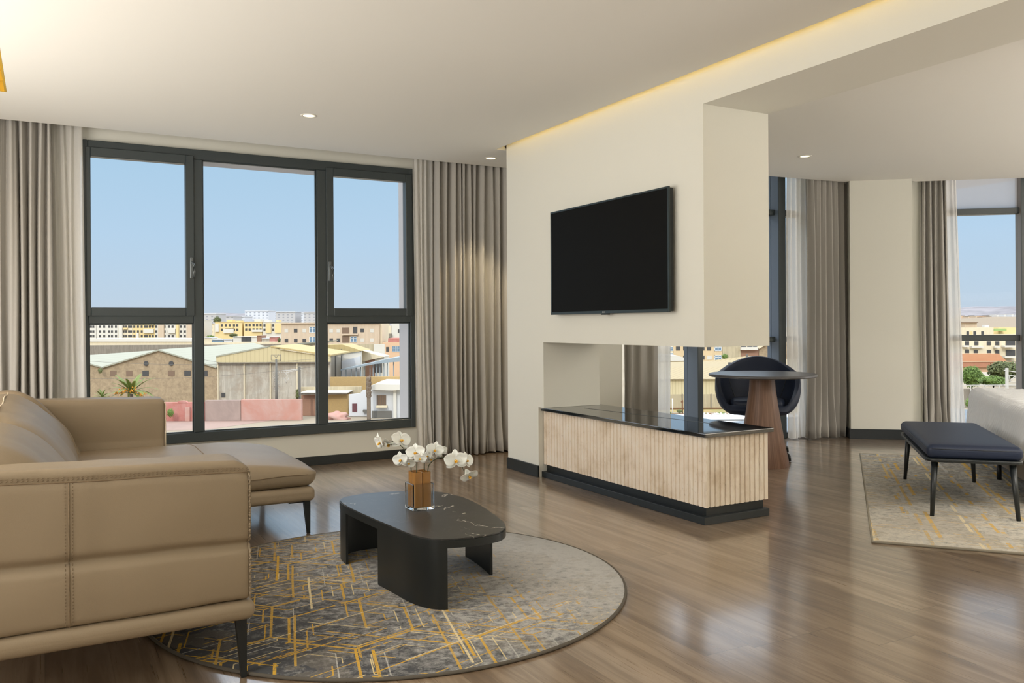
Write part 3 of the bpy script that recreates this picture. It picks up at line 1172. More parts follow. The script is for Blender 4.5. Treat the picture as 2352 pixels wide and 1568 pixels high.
def flutes(bm_, x0, x1, n_, horiz, base, depth, z0, z1):
    """slightly rounded vertical ribs with narrow grooves"""
    p = (x1-x0)/n_
    for i in range(n_):
        a, b_ = x0+i*p+p*0.03, x0+(i+1)*p-p*0.20
        pr = [(a, base), (a+0.002, base-depth*0.8), (a+0.005, base-depth), (b_-0.005, base-depth), (b_-0.002, base-depth*0.8), (b_, base)]
        lo = [bm_.verts.new((u, v, z0) if horiz else (v, u, z0)) for u, v in pr]
        hi = [bm_.verts.new((u, v, z1) if horiz else (v, u, z1)) for u, v in pr]
        for k in range(5):
            bm_.faces.new((lo[k], lo[k+1], hi[k+1], hi[k]))
        bm_.faces.new(lo)
        bm_.faces.new(hi[::-1])


bm = BM()
flutes(bm, KY0-0.006-cy, KY1-cy, 46, False, KX0+0.012-cx, 0.009, 0.10, KZ)
box(bm, KX0+0.010-cx, KX0+0.022-cx, KY0-cy, KY1-cy, 0.10, KZ)
link('front_cladding', bm, TRAV, con)
bm = BM()
flutes(bm, KX0-cx, KX1+0.006-cx, 13, True, KY0+0.012-cy, 0.009, 0.10, KZ)
box(bm, KX0+0.005-cx, KX1-cx, KY0+0.010-cy, KY0+0.022-cy, 0.10, KZ)
link('end_cladding', bm, TRAV, con)
bm = BM()
box(bm, KX0-0.03-cx, KX1+0.012-cx, KY0-0.032-cy, KY1-0.02-cy, KZ, KZ+0.024, 0.003, 2)
link('top', bm, GRANITE, con)
bm = BM()
vs = []
for (x, y) in ((3.612, 5.38), (3.62, 5.385), (3.752, 4.10), (3.742, 4.09)):
    vs.append((x-cx, y-cy))
prism(bm, vs[::-1], KZ+0.0242, KZ+0.0250)
link('lift_slot', bm, flat('slot_grey_metal', (0.05, 0.06, 0.065), 0.35), con, label='narrow grey slot in the black top')
bm = BM()
box(bm, KX0+0.03-cx, KX1-0.02-cx, KY0+0.03-cy, KY1-0.01-cy, 0.035, 0.10)
link('plinth', bm, STEEL_BLACK, con)
bm = BM()
box(bm, KX0-0.012-cx, KX1-cx, KY0-0.004-cy, KY1-cy, 0.0, 0.045, 0.002, 1)
link('skirting_lip', bm, BLACKTRIM, con)

# ------------------------------------------------------------------ rugs
cxr, cyr, RR = 1.388, 3.629, 1.055
rug = thing('round_rug', 'round grey rug with ochre lattice lines under the coffee table', 'rug', (cxr, cyr, 0))
bm = BM()
lathe(bm, [(0.001, 0.011), (RR*0.5, 0.011), (RR-0.01, 0.011), (RR-0.008, 0.002)], 160)
link('pile', bm, RUG1, rug)
bm = BM()
tube(bm, [((RR-0.006)*math.cos(2*PI*k/160), (RR-0.006)*math.sin(2*PI*k/160), 0.0068) for k in range(160)], 0.0066, 8, closed=True)
link('bound_edge', bm, RUGEDGE, rug)

ra = math.atan2(2.09, 2.523)
ru = Vector((math.cos(ra), math.sin(ra), 0))
rv = Vector((math.sin(ra), -math.cos(ra), 0))
rc = Vector((6.395, 5.111, 0)) - ru*(3.276/2) + rv*1.15
rug2 = thing('bedroom_rug', 'rectangular grey and ochre rug under the bench and bed', 'rug', rc, ra)
bm = BM()
box(bm, -1.63, 1.63, -1.145, 1.145, 0.001, 0.011)
link('pile', bm, RUG2, rug2)
bm = BM()
cr_ = [(-1.632, -1.147), (1.632, -1.147), (1.632, 1.147), (-1.632, 1.147)]
tube(bm, [(x, y, 0.0068) for x, y in cr_], 0.0072, 8, closed=True)
link('bound_edge', bm, RUGEDGE2, rug2)

# ------------------------------------------------------------------ coffee table
ctl = [(1.289, 3.966), (1.300, 4.137), (1.342, 4.205), (1.452, 4.245), (1.62, 4.222), (1.80, 4.125), (1.868, 3.93), (1.865, 3.706), (1.822, 3.437), (1.775, 3.265), (1.70, 3.165), (1.60, 3.140), (1.497, 3.150), (1.405, 3.190), (1.352, 3.300), (1.328, 3.499), (1.306, 3.716)]
tcx, tcy = 1.58, 3.70


def catmull(P, k=8):
    out = []
    n_ = len(P)
    for i in range(n_):
        p0, p1, p2, p3 = [Vector((*P[(i+j-1) % n_], 0)) for j in range(4)]
        for s in range(k):
            t = s/k
            out.append(0.5*((2*p1)+(-p0+p2)*t+(2*p0-5*p1+4*p2-p3)*t*t+(-p0+3*p1-3*p2+p3)*t**3))
    return out


outl = [(p.x-tcx, p.y-tcy) for p in catmull(ctl)]
area2 = sum(outl[i-1][0]*outl[i][1]-outl[i][0]*outl[i-1][1] for i in range(len(outl)))
if area2 < 0:
    outl = outl[::-1]
ct = thing('coffee_table', 'low black coffee table with veined marble top on the round rug', 'coffee table', (tcx, tcy, 0.0113))
bm = BM()
prism(bm, outl, 0.252, 0.284, 0.004, 2)
link('table_rim', bm, STEEL_BLACK, ct, autos=40)
bm = BM()
prism(bm, [(x*0.988, y*0.992) for x, y in outl], 0.2842, 0.290, 0.002, 1)
link('tabletop', bm, MARBLE, ct, autos=40, label='dark marble top with thin white veins')


def leg_plate(root, pts, name='leg'):
    """curved plate standing under the rim, following outline points pts"""
    bm_ = BM()
    th = 0.012
    n_ = len(pts)
    inn = []
    for i, (x, y) in enumerate(pts):
        a = Vector(pts[max(0, i-1)])
        b__ = Vector(pts[min(n_-1, i+1)])
        t = (b__-a).normalized()
        inn.append((x-t.y*th, y+t.x*th))
    prism(bm_, list(pts)+inn[::-1], 0.0, 0.2525)
    return link(name, bm_, STEEL_BLACK, root, autos=40)


def seg_of(p0, p1):
    """outline section running counter-clockwise from the point nearest p0 to the one nearest p1"""
    near = lambda p: min(range(len(outl)), key=lambda i: (outl[i][0]-p[0]+tcx)**2+(outl[i][1]-p[1]+tcy)**2)
    a, b__ = near(p0), near(p1)
    out = []
    i = a
    while True:
        out.append((outl[i][0]*0.992, outl[i][1]*0.994))
        if i == b__:
            break
        i = (i+1) % len(outl)
    return out


leg_plate(ct, seg_of((1.31, 3.62), (1.45, 3.16)))
leg_plate(ct, seg_of((1.85, 3.50), (1.868, 3.86)))
leg_plate(ct, seg_of((1.60, 4.23), (1.292, 4.02)))

# ------------------------------------------------------------------ vase with tubes and orchids
TZ = 0.0113+0.290
vx, vy = 1.577, 3.764
va = thing('glass_vase', 'square clear glass vase on the coffee table', 'vase', (vx, vy, TZ+0.0005))
bm = BM()
hw, hd, hv, tw = 0.055, 0.052, 0.125, 0.008
box(bm, -hw, hw, -hd, hd, 0.0, hv, 0.004, 2)
inner = BM()
iv = [bm.verts.new((sx*(hw-tw), sy*(hd-tw), z)) for z in (0.012, hv) for sx, sy in ((-1, -1), (1, -1), (1, 1), (-1, 1))]
# open the top: remove the top face and bridge to the inner well
bm.faces.ensure_lookup_table()
top = max(bm.faces, key=lambda f: (f.normal.z if abs(f.calc_center_median().z-hv) < 1e-4 else -9, f.calc_area()))
tv_ = list(top.verts)
bmesh.ops.delete(bm, geom=[top], context='FACES_ONLY')
inner.free()
bm.faces.new(iv[0:4])
for k in range(4):
    bm.faces.new((iv[k], iv[(k+1) % 4], iv[4+(k+1) % 4], iv[4+k]))


def nearest(v):
    return min(iv[4:8], key=lambda q_: (q_.co-v.co).length)


tv_s = sorted(tv_, key=lambda v: math.atan2(v.co.y, v.co.x))
ins = sorted(iv[4:8], key=lambda v: math.atan2(v.co.y, v.co.x))
for k in range(4):
    bm.faces.new((tv_s[k], tv_s[(k+1) % 4], ins[(k+1) % 4], ins[k]))
link('vessel', bm, VASEG, va)

tb = thing('tube_holder', 'bundle of square amber tubes standing inside the glass vase', 'flower holder', (vx, vy, TZ+0.0135))
k = 0
for sx in (-1, 1):
    for sy in (-1, 1):
        bm = BM()
        c_, hh_, rr_ = (sx*0.0213, sy*0.0213), 0.0205, 0.006
        ringo, ringi = [], []
        pts_ = []
        for qx, qy, a0 in ((1, 1, 0), (-1, 1, 90), (-1, -1, 180), (1, -1, 270)):
            for a in (0, 30, 60, 90):
                pts_.append((qx*(hh_-rr_)+rr_*math.cos(R(a0+a)), qy*(hh_-rr_)+rr_*math.sin(R(a0+a))))
        H_ = 0.165
        lo = [bm.verts.new((c_[0]+x, c_[1]+y, 0)) for x, y in pts_]
        hi = [bm.verts.new((c_[0]+x, c_[1]+y, H_)) for x, y in pts_]
        hi2 = [bm.verts.new((c_[0]+x*0.88, c_[1]+y*0.88, H_)) for x, y in pts_]
        lo2 = [bm.verts.new((c_[0]+x*0.88, c_[1]+y*0.88, 0.02)) for x, y in pts_]
        m_ = len(pts_)
        for i in range(m_):
            j = (i+1) % m_
            bm.faces.new((lo[i], lo[j], hi[j], hi[i]))
            bm.faces.new((hi[i], hi[j], hi2[j], hi2[i]))
            bm.faces.new((hi2[i], hi2[j], lo2[j], lo2[i]))
        bm.faces.new(lo[::-1])
        bm.faces.new(lo2)
        link('tube', bm, AMBER, tb, autos=35)


def petal(bm_, M, L_, W_, curl, tipw=0.0):
    """one rounded petal along +x, slightly cupped"""
    nu, nv = 9, 6
    g = []
    for i in range(nu+1):
        u = i/nu
        wdt = W_*math.sin(PI*(0.06+0.92*u)**0.85)**0.7*(1 if u < 0.97 else 0.7)
        row = []
        for j in range(nv+1):
            v = (j/nv-0.5)*2
            x = L_*u
            y = wdt*v/2
            z = curl*L_*u*u + 0.12*W_*(v*v)*math.sin(PI*u) + 0.015*L_*math.sin(6*u+5*v)
            row.append(bm_.verts.new(M @ Vector((x, y, z))))
        g.append(row)
    for i in range(nu):
        for j in range(nv):
            f = bm_.faces.new((g[i][j], g[i+1][j], g[i+1][j+1], g[i][j+1]))
            f.smooth = True


def flower(root, c, face, size, roll):
    """phalaenopsis: three sepals, two broad petals, a lip. face = direction it looks"""
    q_ = Vector(face).to_track_quat('Z', 'Y').to_matrix().to_4x4()
    base = Matrix.Translation(c) @ q_ @ Matrix.Rotation(roll, 4, 'Z')
    bm_ = BM()
    s = size
    for a, l_, w_ in ((90, 0.50, 0.36), (210, 0.50, 0.34), (330, 0.50, 0.34)):
        petal(bm_, base @ Matrix.Rotation(R(a), 4, 'Z') @ Matrix.Translation((0.02*s, 0, -0.01*s)), l_*s, w_*s, -0.18)
    for a in (18, 162):
        petal(bm_, base @ Matrix.Rotation(R(a), 4, 'Z') @ Matrix.Translation((0.015*s, 0, 0.02*s)), 0.54*s, 0.60*s, 0.08)
    fl_ = link('flower', bm_, PETAL, root)
    md = fl_.modifiers.new('thickness', 'SOLIDIFY')
    md.thickness = 0.0009
    bm_ = BM()
    for a in (-90, -30, -150):
        petal(bm_, base @ Matrix.Translation((0, 0, 0.03*s)) @ Matrix.Rotation(R(a), 4, 'Z') @ Matrix.Rotation(R(-38), 4, 'Y'), 0.16*s, 0.14*s, 0.5)
    g = bmesh.ops.create_icosphere(bm_, subdivisions=2, radius=0.055*s)
    bmesh.ops.transform(bm_, matrix=base @ Matrix.Translation((0, 0, 0.07*s)), verts=g['verts'])
    for f in bm_.faces:
        f.smooth = True
    link('lip', bm_, ORCHID_LIP, fl_, label='yellow orange centre of the flower')


def orchid(label, path, flowers, buds=()):
    path = [(a, b__, D+0.075) for a, b__, D in path]
    flowers = [(f[0], f[1], f[2]+0.075, f[3], f[4], f[5], f[6]*1.15, f[7]) for f in flowers]
    buds = [(a, b__, D+0.075) for a, b__, D in buds]
    pts_ = [at(px, py, D) for px, py, D in path]
    root = thing('orchid_stem', label, 'orchid', (pts_[0].x, pts_[0].y, pts_[0].z), group='white orchids in the vase')
    bm_ = BM()
    lp = [p-pts_[0] for p in pts_]
    # run the stalk down into its tube
    lp = [lp[0]+Vector((0, 0, -0.12))]+lp
    sm = []
    for i in range(len(lp)-1):
        p0, p1, p2, p3 = lp[max(0, i-1)], lp[i], lp[i+1], lp[min(len(lp)-1, i+2)]
        for s in range(6):
            t = s/6
            sm.append(0.5*((2*p1)+(-p0+p2)*t+(2*p0-5*p1+4*p2-p3)*t*t+(-p0+3*p1-3*p2+p3)*t**3))
    sm.append(lp[-1])
    tube(bm_, sm, [0.0026-0.0012*i/len(sm) for i in range(len(sm))], 7)
    st = link('stalk', bm_, STEM, root)
    for (px, py, D, fx, fy, fz, size, roll) in flowers:
        c = at(px, py, D)-pts_[0]
        # face given in camera terms: right, up, towards the viewer
        face = _r*fx+_u*fy-_f*fz
        back = min(sm, key=lambda p: (p-c).length)
        b2 = BM()
        tube(b2, [back, (back+c)/2+Vector((0, 0, 0.004)), c], 0.0012, 6)
        link('pedicel', b2, STEM, root)
        flower(root, c, face, size, R(roll))
    for (px, py, D) in buds:
        b2 = BM()
        ico(b2, at(px, py, D)-pts_[0], 0.006, 2, (1, 0.8, 1.2))
        link('bud', b2, BUDG, root)


orchid('orchid arching left out of the vase with large drooping white flowers',
       [(944.5, 1078, 3.98), (941, 1058, 3.98), (932, 1036, 3.98), (915, 1019, 3.98), (895, 1012, 3.98), (880, 1017, 3.98)],
       [(874, 1016, 3.96, -0.75, -0.35, 0.5, 0.082, 20), (893, 1018, 3.99, -0.1, -0.75, 0.35, 0.080, 0),
        (920, 1012, 3.99, 0.45, 0.25, 0.5, 0.088, -10), (921, 1056, 3.96, -0.35, -0.1, 0.9, 0.070, 15), (938, 1063, 3.97, 0.35, -0.1, 0.8, 0.056, -25)])
orchid('upright orchid with two round white flowers above the amber tubes',
       [(957, 1079, 3.95), (957.5, 1060, 3.95), (957, 1045, 3.95)],
       [(955, 1040, 3.93, -0.15, 0.15, 1, 0.078, 8), (965, 1053, 3.91, 0.1, -0.1, 1, 0.052, -8)])
orchid('orchid at the back of the vase with clustered white flowers',
       [(975, 1075, 4.02), (975.5, 1055, 4.02), (979, 1040, 4.03)],
       [(999, 1034, 4.0, 0.1, 0.1, 1, 0.072, -12), (983, 1047, 4.0, -0.5, 0.0, 0.8, 0.052, 20), (1014, 1036, 4.03, 0.4, 0.1, 0.9, 0.050, 10), (990, 1052, 4.04, 0.2, -0.6, 0.7, 0.054, 40)])
orchid('orchid arching right out of the vase with hanging white flowers',
       [(983, 1079, 3.97), (990, 1062, 3.97), (1006, 1052, 3.97), (1023, 1050, 3.97), (1042, 1054, 3.97), (1058, 1066, 3.97), (1068, 1087, 3.97)],
       [(1047, 1058, 3.94, 0.1, 0.05, 1, 0.092, 5), (1070, 1058, 3.97, 0.75, 0.2, 0.6, 0.076, -15), (1078, 1092, 3.97, 0.25, -0.55, 0.7, 0.074, 30)],
       [(1027, 1048, 3.97), (1031, 1052, 3.96)])

# ------------------------------------------------------------------ sofa
so = thing('corner_sofa', 'tan leather corner sofa with a chaise under the big window', 'sofa', (0.3, 4.4, 0))
sxo, syo = 0.3, 4.4


def SP(x, y, z):
    return Vector((x-sxo, y-syo, z))


def wr(p, a, f, s=0.0):
    return a*noise.noise(Vector((p[0]*f+s, p[1]*f+s*2, p[2]*f)))


# near arm: a thick upholstered slab, outer face towards the camera
def arm(y0, y1, z0, z1, x0, x1, seed, pinch):
    bm_ = BM()
    hx2 = (x1-x0)/2
    hz2 = (z1-z0)/2

    def fn(p):
        q_ = Vector(p)
        tx = (p.x+hx2)/(2*hx2)
        z = p.z+hz2+z0
        # slight fall of the top towards the front
        q_.z += (1-tx)*0.038*((z-z0)/(z1-z0))
        q_.z -= 0.03*max(0, (tx-0.955)/0.045)**1.6*max(0, (z-0.66)/(z1-0.66)) if pinch else 0
        # belly of the outer and inner faces, broken by a horizontal seam
        sm_ = 0.464+(1-tx)*0.0
        g_ = math.exp(-((z-sm_)/0.014)**2)
        g2 = math.exp(-((z-0.702)/0.012)**2) if pinch else 0
        sgn = -1 if p.y < 0 else 1
        q_.y -= sgn*0.022*g_*pinch
        q_.y -= sgn*0.006*g2
        q_.y += sgn*0.008*math.sin(PI*min(1, max(0, (z-z0)/(sm_-z0) if z < sm_ else (z-sm_)/(z1-sm_))))
        gx = math.exp(-((p.x+x0*0-(-0.02-((x0+x1)/2-0.18)))/0.010)**2) if pinch else 0
        q_.y -= sgn*0.004*gx
        q_.y += wr(p, 0.008, 5, seed)
        q_.x += wr(p, 0.006, 9, seed+4) if tx > 0.9 else 0
        q_.z += wr(p, 0.004, 6, seed+8)
        return q_
    rbox(bm_, SP((x0+x1)/2, (y0+y1)/2, (z0+z1)/2), (x1-x0, y1-y0, z1-z0), 0.024 if pinch else 0.035, fn, nm=44, ns=4)
    return bm_


link('near_armrest', arm(2.86, 3.06, 0.276, 0.738, -0.55, 0.60, 1.0, 1.0), TAN, so)
link('far_armrest', arm(5.80, 6.00, 0.276, 0.722, -0.55, 0.685, 5.0, 0.0), TAN, so)
# base rails
bm = BM()
rbox(bm, SP(0.02, 3.90, 0.243), (1.185, 2.09, 0.066), 0.028, nm=6)
link('seat_base', bm, TAN, so)
bm = BM()
rbox(bm, SP(0.395, 5.36, 0.230), (1.90, 1.28, 0.080), 0.028, nm=6)
link('chaise_base', bm, TAN, so)
# seat cushions


def cushion(x0, x1, y0, y1, z0, z1, r, puff, seed, nose=0.0):
    bm_ = BM()
    hx2, hy2, hz2 = (x1-x0)/2, (y1-y0)/2, (z1-z0)/2

    def fn(p):
        u, v = p.x/hx2, p.y/hy2
        q_ = Vector(p)
        k_ = (1-abs(u)**3)*(1-abs(v)**3)
        if p.z > 0:
            q_.z += puff*k_
            # crown falls away towards the free end
            kz = p.z/hz2
            q_.z -= kz*nose*max(0, u-0.5)**1.5*1.5
            q_.z -= kz*nose*0.25*max(0, -v-0.6)
        q_.z += wr(p, 0.006, 6, seed)
        return q_
    rbox(bm_, SP((x0+x1)/2, (y0+y1)/2, (z0+z1)/2), (x1-x0, y1-y0, z1-z0), r, fn, nm=16, ns=5)
    return bm_


link('seat_cushion', cushion(-0.3, 0.62, 3.065, 3.90, 0.275, 0.42, 0.05, 0.02, 2), TAN, so)
link('seat_cushion', cushion(-0.3, 0.62, 3.905, 4.735, 0.275, 0.42, 0.05, 0.02, 3), TAN, so)
chz = link('chaise_cushion', cushion(-0.3, 1.365, 4.72, 5.83, 0.268, 0.415, 0.07, 0.03, 4, nose=0.08), TAN, so)
# seam lines on the chaise
bm = BM()
tube(bm, [SP(0.60+i*0.0762, 4.716+0.0*i, 0.343+0.004*math.sin(i)) for i in range(10)]+[SP(1.335, 4.74, 0.345), SP(1.366, 4.80, 0.345), SP(1.366, 5.2, 0.345), SP(1.362, 5.7, 0.345)], 0.0022, 6)
link('piping', bm, STITCH_DARK, chz, label='dark seam along the chaise edge')
bm = BM()
pp = []
for i in range(24):
    y = 4.80+i*0.0425
    x = 0.80+0.012*math.sin((y-4.8)*2.4)
    u_, v_ = (x-0.5325)/0.8325, (y-5.275)/0.555
    pz = 0.0735
    kk = (1-abs(u_)**3)*(1-abs(v_)**3)
    pp.append(SP(x, y, 0.3415+pz+0.03*kk-0.08*0.25*max(0, -v_-0.6)+wr(Vector((x-0.5325, y-5.275, pz)), 0.006, 6, 4)+0.0006))
tube(bm, pp, 0.0022, 6)
link('seam', bm, STITCH_DARK, chz)
# backrest frame and back cushions
bm = BM()
rbox(bm, SP(-0.50, 4.43, 0.50), (0.20, 3.14, 0.52), 0.05, nm=10)
link('backrest', bm, TAN, so)


def backcush(y0, y1, seed, lift=0.0):
    """leaning cushion with a rounded head roll: profile swept along y"""
    bm_ = BM()
    prof = [(0.18, 0.40), (0.165, 0.47), (0.13, 0.56), (0.075, 0.645), (0.01, 0.72), (-0.055, 0.775), (-0.13, 0.812), (-0.21, 0.815), (-0.30, 0.79), (-0.385, 0.73), (-0.41, 0.60), (-0.40, 0.42), (-0.10, 0.385)]
    PP = catmull([(a, b__+lift) for a, b__ in prof], 4)
    ny = 22
    rings = []
    cxm, czm = -0.12, 0.55
    for j in range(ny+1):
        t = j/ny
        e_ = min(t, 1-t)
        sh = 1-0.22*max(0, 1-e_/0.10)**2.2
        y = y0+(y1-y0)*t
        ring = []
        for p in PP:
            x = cxm+(p.x-cxm)*sh
            z = czm+(p.y-czm)*sh
            dn = noise.noise(Vector((x*4+seed, y*5, z*4)))*0.014
            fold = 0.006*math.sin(18*z+6*x+seed)*math.exp(-((z-0.62)/0.14)**2)*(0.5+0.5*noise.noise(Vector((seed, y*3, 0))))
            ring.append(bm_.verts.new(SP(x+dn+fold, y, z+dn*0.5)))
        rings.append(ring)
    m_ = len(PP)
    for A_, B_ in zip(rings, rings[1:]):
        for i in range(m_):
            f = bm_.faces.new((A_[i], A_[(i+1) % m_], B_[(i+1) % m_], B_[i]))
            f.smooth = True
    for ring, s in ((rings[0], 1), (rings[-1], -1)):
        c_ = sum((v.co for v in ring), Vector())/m_
        cv = bm_.verts.new(c_+Vector((0, -0.02*s, 0)))
        for i in range(m_):
            f = bm_.faces.new((ring[i], ring[(i+1) % m_], cv))
            f.smooth = True
    return link('back_cushion', bm_, TAN, so)


backcush(3.07, 3.90, 2.3)
backcush(3.91, 5.50, 2.6)
backcush(5.51, 5.78, 4.1)
bm = BM()
tube(bm, [SP(-0.172+0.004*math.sin(i), 3.95+i*0.1, 0.8195+0.003*math.sin(i*1.7)) for i in range(16)], 0.0032, 6)
link('piping', bm, STITCH_LIGHT, [o for o in so.children if o.name.startswith('back_cushion')][1], label='pale piping on the cushion edge')
# stitching on the near arm's outer face
arm_o = [o for o in so.children if o.name.startswith('near_armrest')][0]


def face(x, z):
    """point on the outer face of the near arm at undeformed height z"""
    g_ = math.exp(-((z-0.464)/0.014)**2)
    g2 = math.exp(-((z-0.702)/0.012)**2)
    b_ = math.sin(PI*min(1, max(0, (z-0.276)/(0.464-0.276) if z < 0.464 else (z-0.464)/(0.738-0.464))))
    p = Vector((x-0.025, -0.10, z-0.507))
    y = 2.86+0.022*g_+0.006*g2-0.008*b_+wr(p, 0.008, 5, 1.0)
    tx = (x+0.55)/1.15
    return SP(x, y-0.0012, z+(1-tx)*0.038*((z-0.276)/0.462)+wr(p, 0.004, 6, 9.0))


bm = BM()
for i in range(86):
    x = -0.53+i*0.0131
    tube(bm, [face(x, 0.706), face(x+0.005, 0.7095)], 0.0009, 5)
    tube(bm, [face(x, 0.713), face(x+0.005, 0.7155)], 0.0008, 5)
link('stitching', bm, STITCH_DARK, arm_o)
bm = BM()
tube(bm, [face(0.065, 0.282+i*0.0085) for i in range(50)], 0.0016, 6)
link('seam', bm, STITCH_DARK, arm_o)
bm = BM()
for i in range(84):
    z = 0.285+i*0.0050
    if i % 2:
        continue
    for dx in (-0.010, 0.010):
        tube(bm, [face(0.065+dx, z), face(0.065+dx, z+0.005)], 0.0009, 5)
link('stitching', bm, STITCH_DARK, arm_o)
bm = BM()
tube(bm, [face(-0.53+i*0.05, 0.7005) for i in range(23)]+[face(0.588, 0.7005)], 0.0020, 6)
link('seam', bm, STITCH_DARK, arm_o)
bm = BM()
pp = []
for i in range(110):
    z = 0.282+i*0.00395
    f_ = face(0.594, z)
    pp.append(Vector((f_.x+0.0015*math.sin(i*1.3), f_.y+0.004, f_.z-(0.012*max(0, (z-0.68)/0.05) if z > 0.68 else 0))))
tube(bm, pp, [0.0034+0.0003*math.sin(i*1.9) for i in range(110)], 7)
link('piping', bm, TAN, arm_o)
bm = BM()
tube(bm, [SP(0.684, 5.806, 0.42+i*0.02) for i in range(14)]+[SP(0.678, 5.81, 0.70)], 0.003, 6)
link('piping', bm, STITCH_LIGHT, [o for o in so.children if o.name.startswith('far_armrest')][0], label='pale piping on the front edge')
# legs


def sofa_leg(x, y, z, sx, sy):
    bm_ = BM()
    T = z
    lo = [(x+a*0.009, y+b__*0.009) for a, b__ in ((-1, -1), (1, -1), (1, 1), (-1, 1))]
    hi = [(x-sx*0.010+a*0.018, y+b__*0.018) for a, b__ in ((-1, -1), (1, -1), (1, 1), (-1, 1))]
    A_ = [bm_.verts.new(SP(a, b__, 0.002)) for a, b__ in lo]
    B_ = [bm_.verts.new(SP(a, b__, T)) for a, b__ in hi]
    bm_.faces.new(A_[::-1])
    bm_.faces.new(B_)
    for i in range(4):
        bm_.faces.new((A_[i], A_[(i+1) % 4], B_[(i+1) % 4], B_[i]))
    v0 = SP(min(x, x-sx*0.115), y-0.016, T-0.012)
    v1 = SP(max(x, x-sx*0.115), y+0.016, T+0.004)
    box(bm_, v0.x, v1.x, v0.y, v1.y, v0.z, v1.z, 0.002, 1)
    link('leg', bm_, STEEL_BLACK, so)


for (x, y, z, sx) in ((0.585, 2.93, 0.214, 1), (-0.5, 2.93, 0.214, -1), (-0.5, 5.9, 0.20, -1), (1.315, 4.77, 0.194, 1), (1.315, 5.90, 0.194, 1), (0.60, 4.70, 0.21, 1)):
    sofa_leg(x, y, z, sx, 0)

# ------------------------------------------------------------------ round table and chair
rt = thing('round_table', 'round grey table on a tapered walnut cone behind the console', 'table', (5.225, 5.132, 0))
bm = BM()
lathe(bm, [(0.01, 0.738), (0.425, 0.738), (0.434, 0.744), (0.434, 0.756), (0.428, 0.762), (0.01, 0.762)], 72)
link('tabletop', bm, TABLE_TOP, rt, autos=40)
bm = BM()
box(bm, -0.13, 0.13, -0.13, 0.13, 0.728, 0.738, 0.003, 1)
link('fixing_plate', bm, STEEL_BLACK, rt)
bm = BM()
lathe(bm, [(0.213, 0.0), (0.2135, 0.004), (0.175, 0.20), (0.138, 0.42), (0.108, 0.62), (0.100, 0.729)], 72)
link('cone_base', bm, WALNUT, rt, autos=50)

chx, chy = 5.56, 5.52
ca = math.atan2(-chy+5.132, -chx+5.225)   # direction the chair faces
ch = thing('bucket_chair', 'navy leather bucket chair tucked behind the round table', 'chair', (chx, chy, 0), math.atan2(-5.5, -5.5)+PI/2)


def bucket(scale_out, zadd, closed=True):
    """bowl with a rim that is high at the back (+y), lower at the arms and lowest in front (-y)"""
    bm_ = BM()
    nth, nv = 56, 20
    rings = []
    for j in range(nv+1):
        v = j/nv
        ring = []
        for i in range(nth):
            th = 2*PI*i/nth           # 0 = +x, 90 = back
            back = math.sin(th)
            # rim height
            if back > 0.25:
                k_ = (back-0.25)/0.75
                rim = 0.735+0.138*k_**1.55
            else:
                k_ = (0.25-back)/1.25
                rim = 0.735-0.305*min(1, max(0, (k_-0.12)/0.62))**1.15
            if v < 0.35:
                rr_ = 0.235*(v/0.35)**0.85
                z = 0.40+0.02*(v/0.35)**3
            else:
                s = (v-0.35)/0.65
                rr_ = 0.235+(0.115*math.sin(s*PI/2)**0.9)*(0.72+0.28*(1 if back > -0.3 else max(0, 1+(back+0.3)*1.6)))
                if s > 0.75:
                    rr_ -= (s-0.75)*0.06
                z = 0.42+(rim-0.42)*(1-math.cos(s*PI/2))**0.9
            sqx = 1.02 if abs(math.cos(th)) > 0.5 else 1.0
            x = rr_*math.cos(th)*sqx*0.94
            y = rr_*math.sin(th)*0.90
            ring.append(bm_.verts.new((x, y, z+zadd)))
        rings.append(ring)
    for A_, B_ in zip(rings[1:], rings[2:]):
        for i in range(nth):
            f = bm_.faces.new((A_[i], A_[(i+1) % nth], B_[(i+1) % nth], B_[i]))
            f.smooth = True
    bm_.faces.new(rings[1][::-1])
    for v in rings[0]:
        bm_.verts.remove(v)
    return bm_


sh = link('shell', bucket(1, 0), NAVY, ch)
md = sh.modifiers.new('thickness', 'SOLIDIFY')
md.thickness = 0.04
md.offset = 1
md.use_rim = True
md = sh.modifiers.new('soft', 'BEVEL')
md.width = 0.018
md.segments = 3
md.limit_method = 'ANGLE'
md.angle_limit = R(50)
for a in (38, 142):
    bm = BM()
    pts_ = []
    for j in range(10):
        s = j/9
        rr_ = 0.235+0.105*math.sin(s*PI/2)**0.9-0.004
        z = 0.47+(0.74+0.05-0.47)*s
        pts_.append((rr_*math.cos(R(a))*0.98-0.0, rr_*math.sin(R(a))*0.90, z))
    tube(bm, pts_, 0.0028, 5)
    link('seam', bm, STEEL_BLACK, sh)
bm = BM()


def seatfn(p):
    q_ = Vector(p)
    rr_ = math.hypot(p.x/0.235, p.y/0.225)
    if p.z > 0:
        q_.z += 0.015*(1-min(1, rr_)**2)
    m_ = max(abs(p.x), abs(p.y), 1e-6)
    n_ = math.hypot(p.x, p.y)
    k_ = m_/max(n_, 1e-6)
    q_.x *= 0.45+0.55*k_
    q_.y *= 0.45+0.55*k_
    return q_


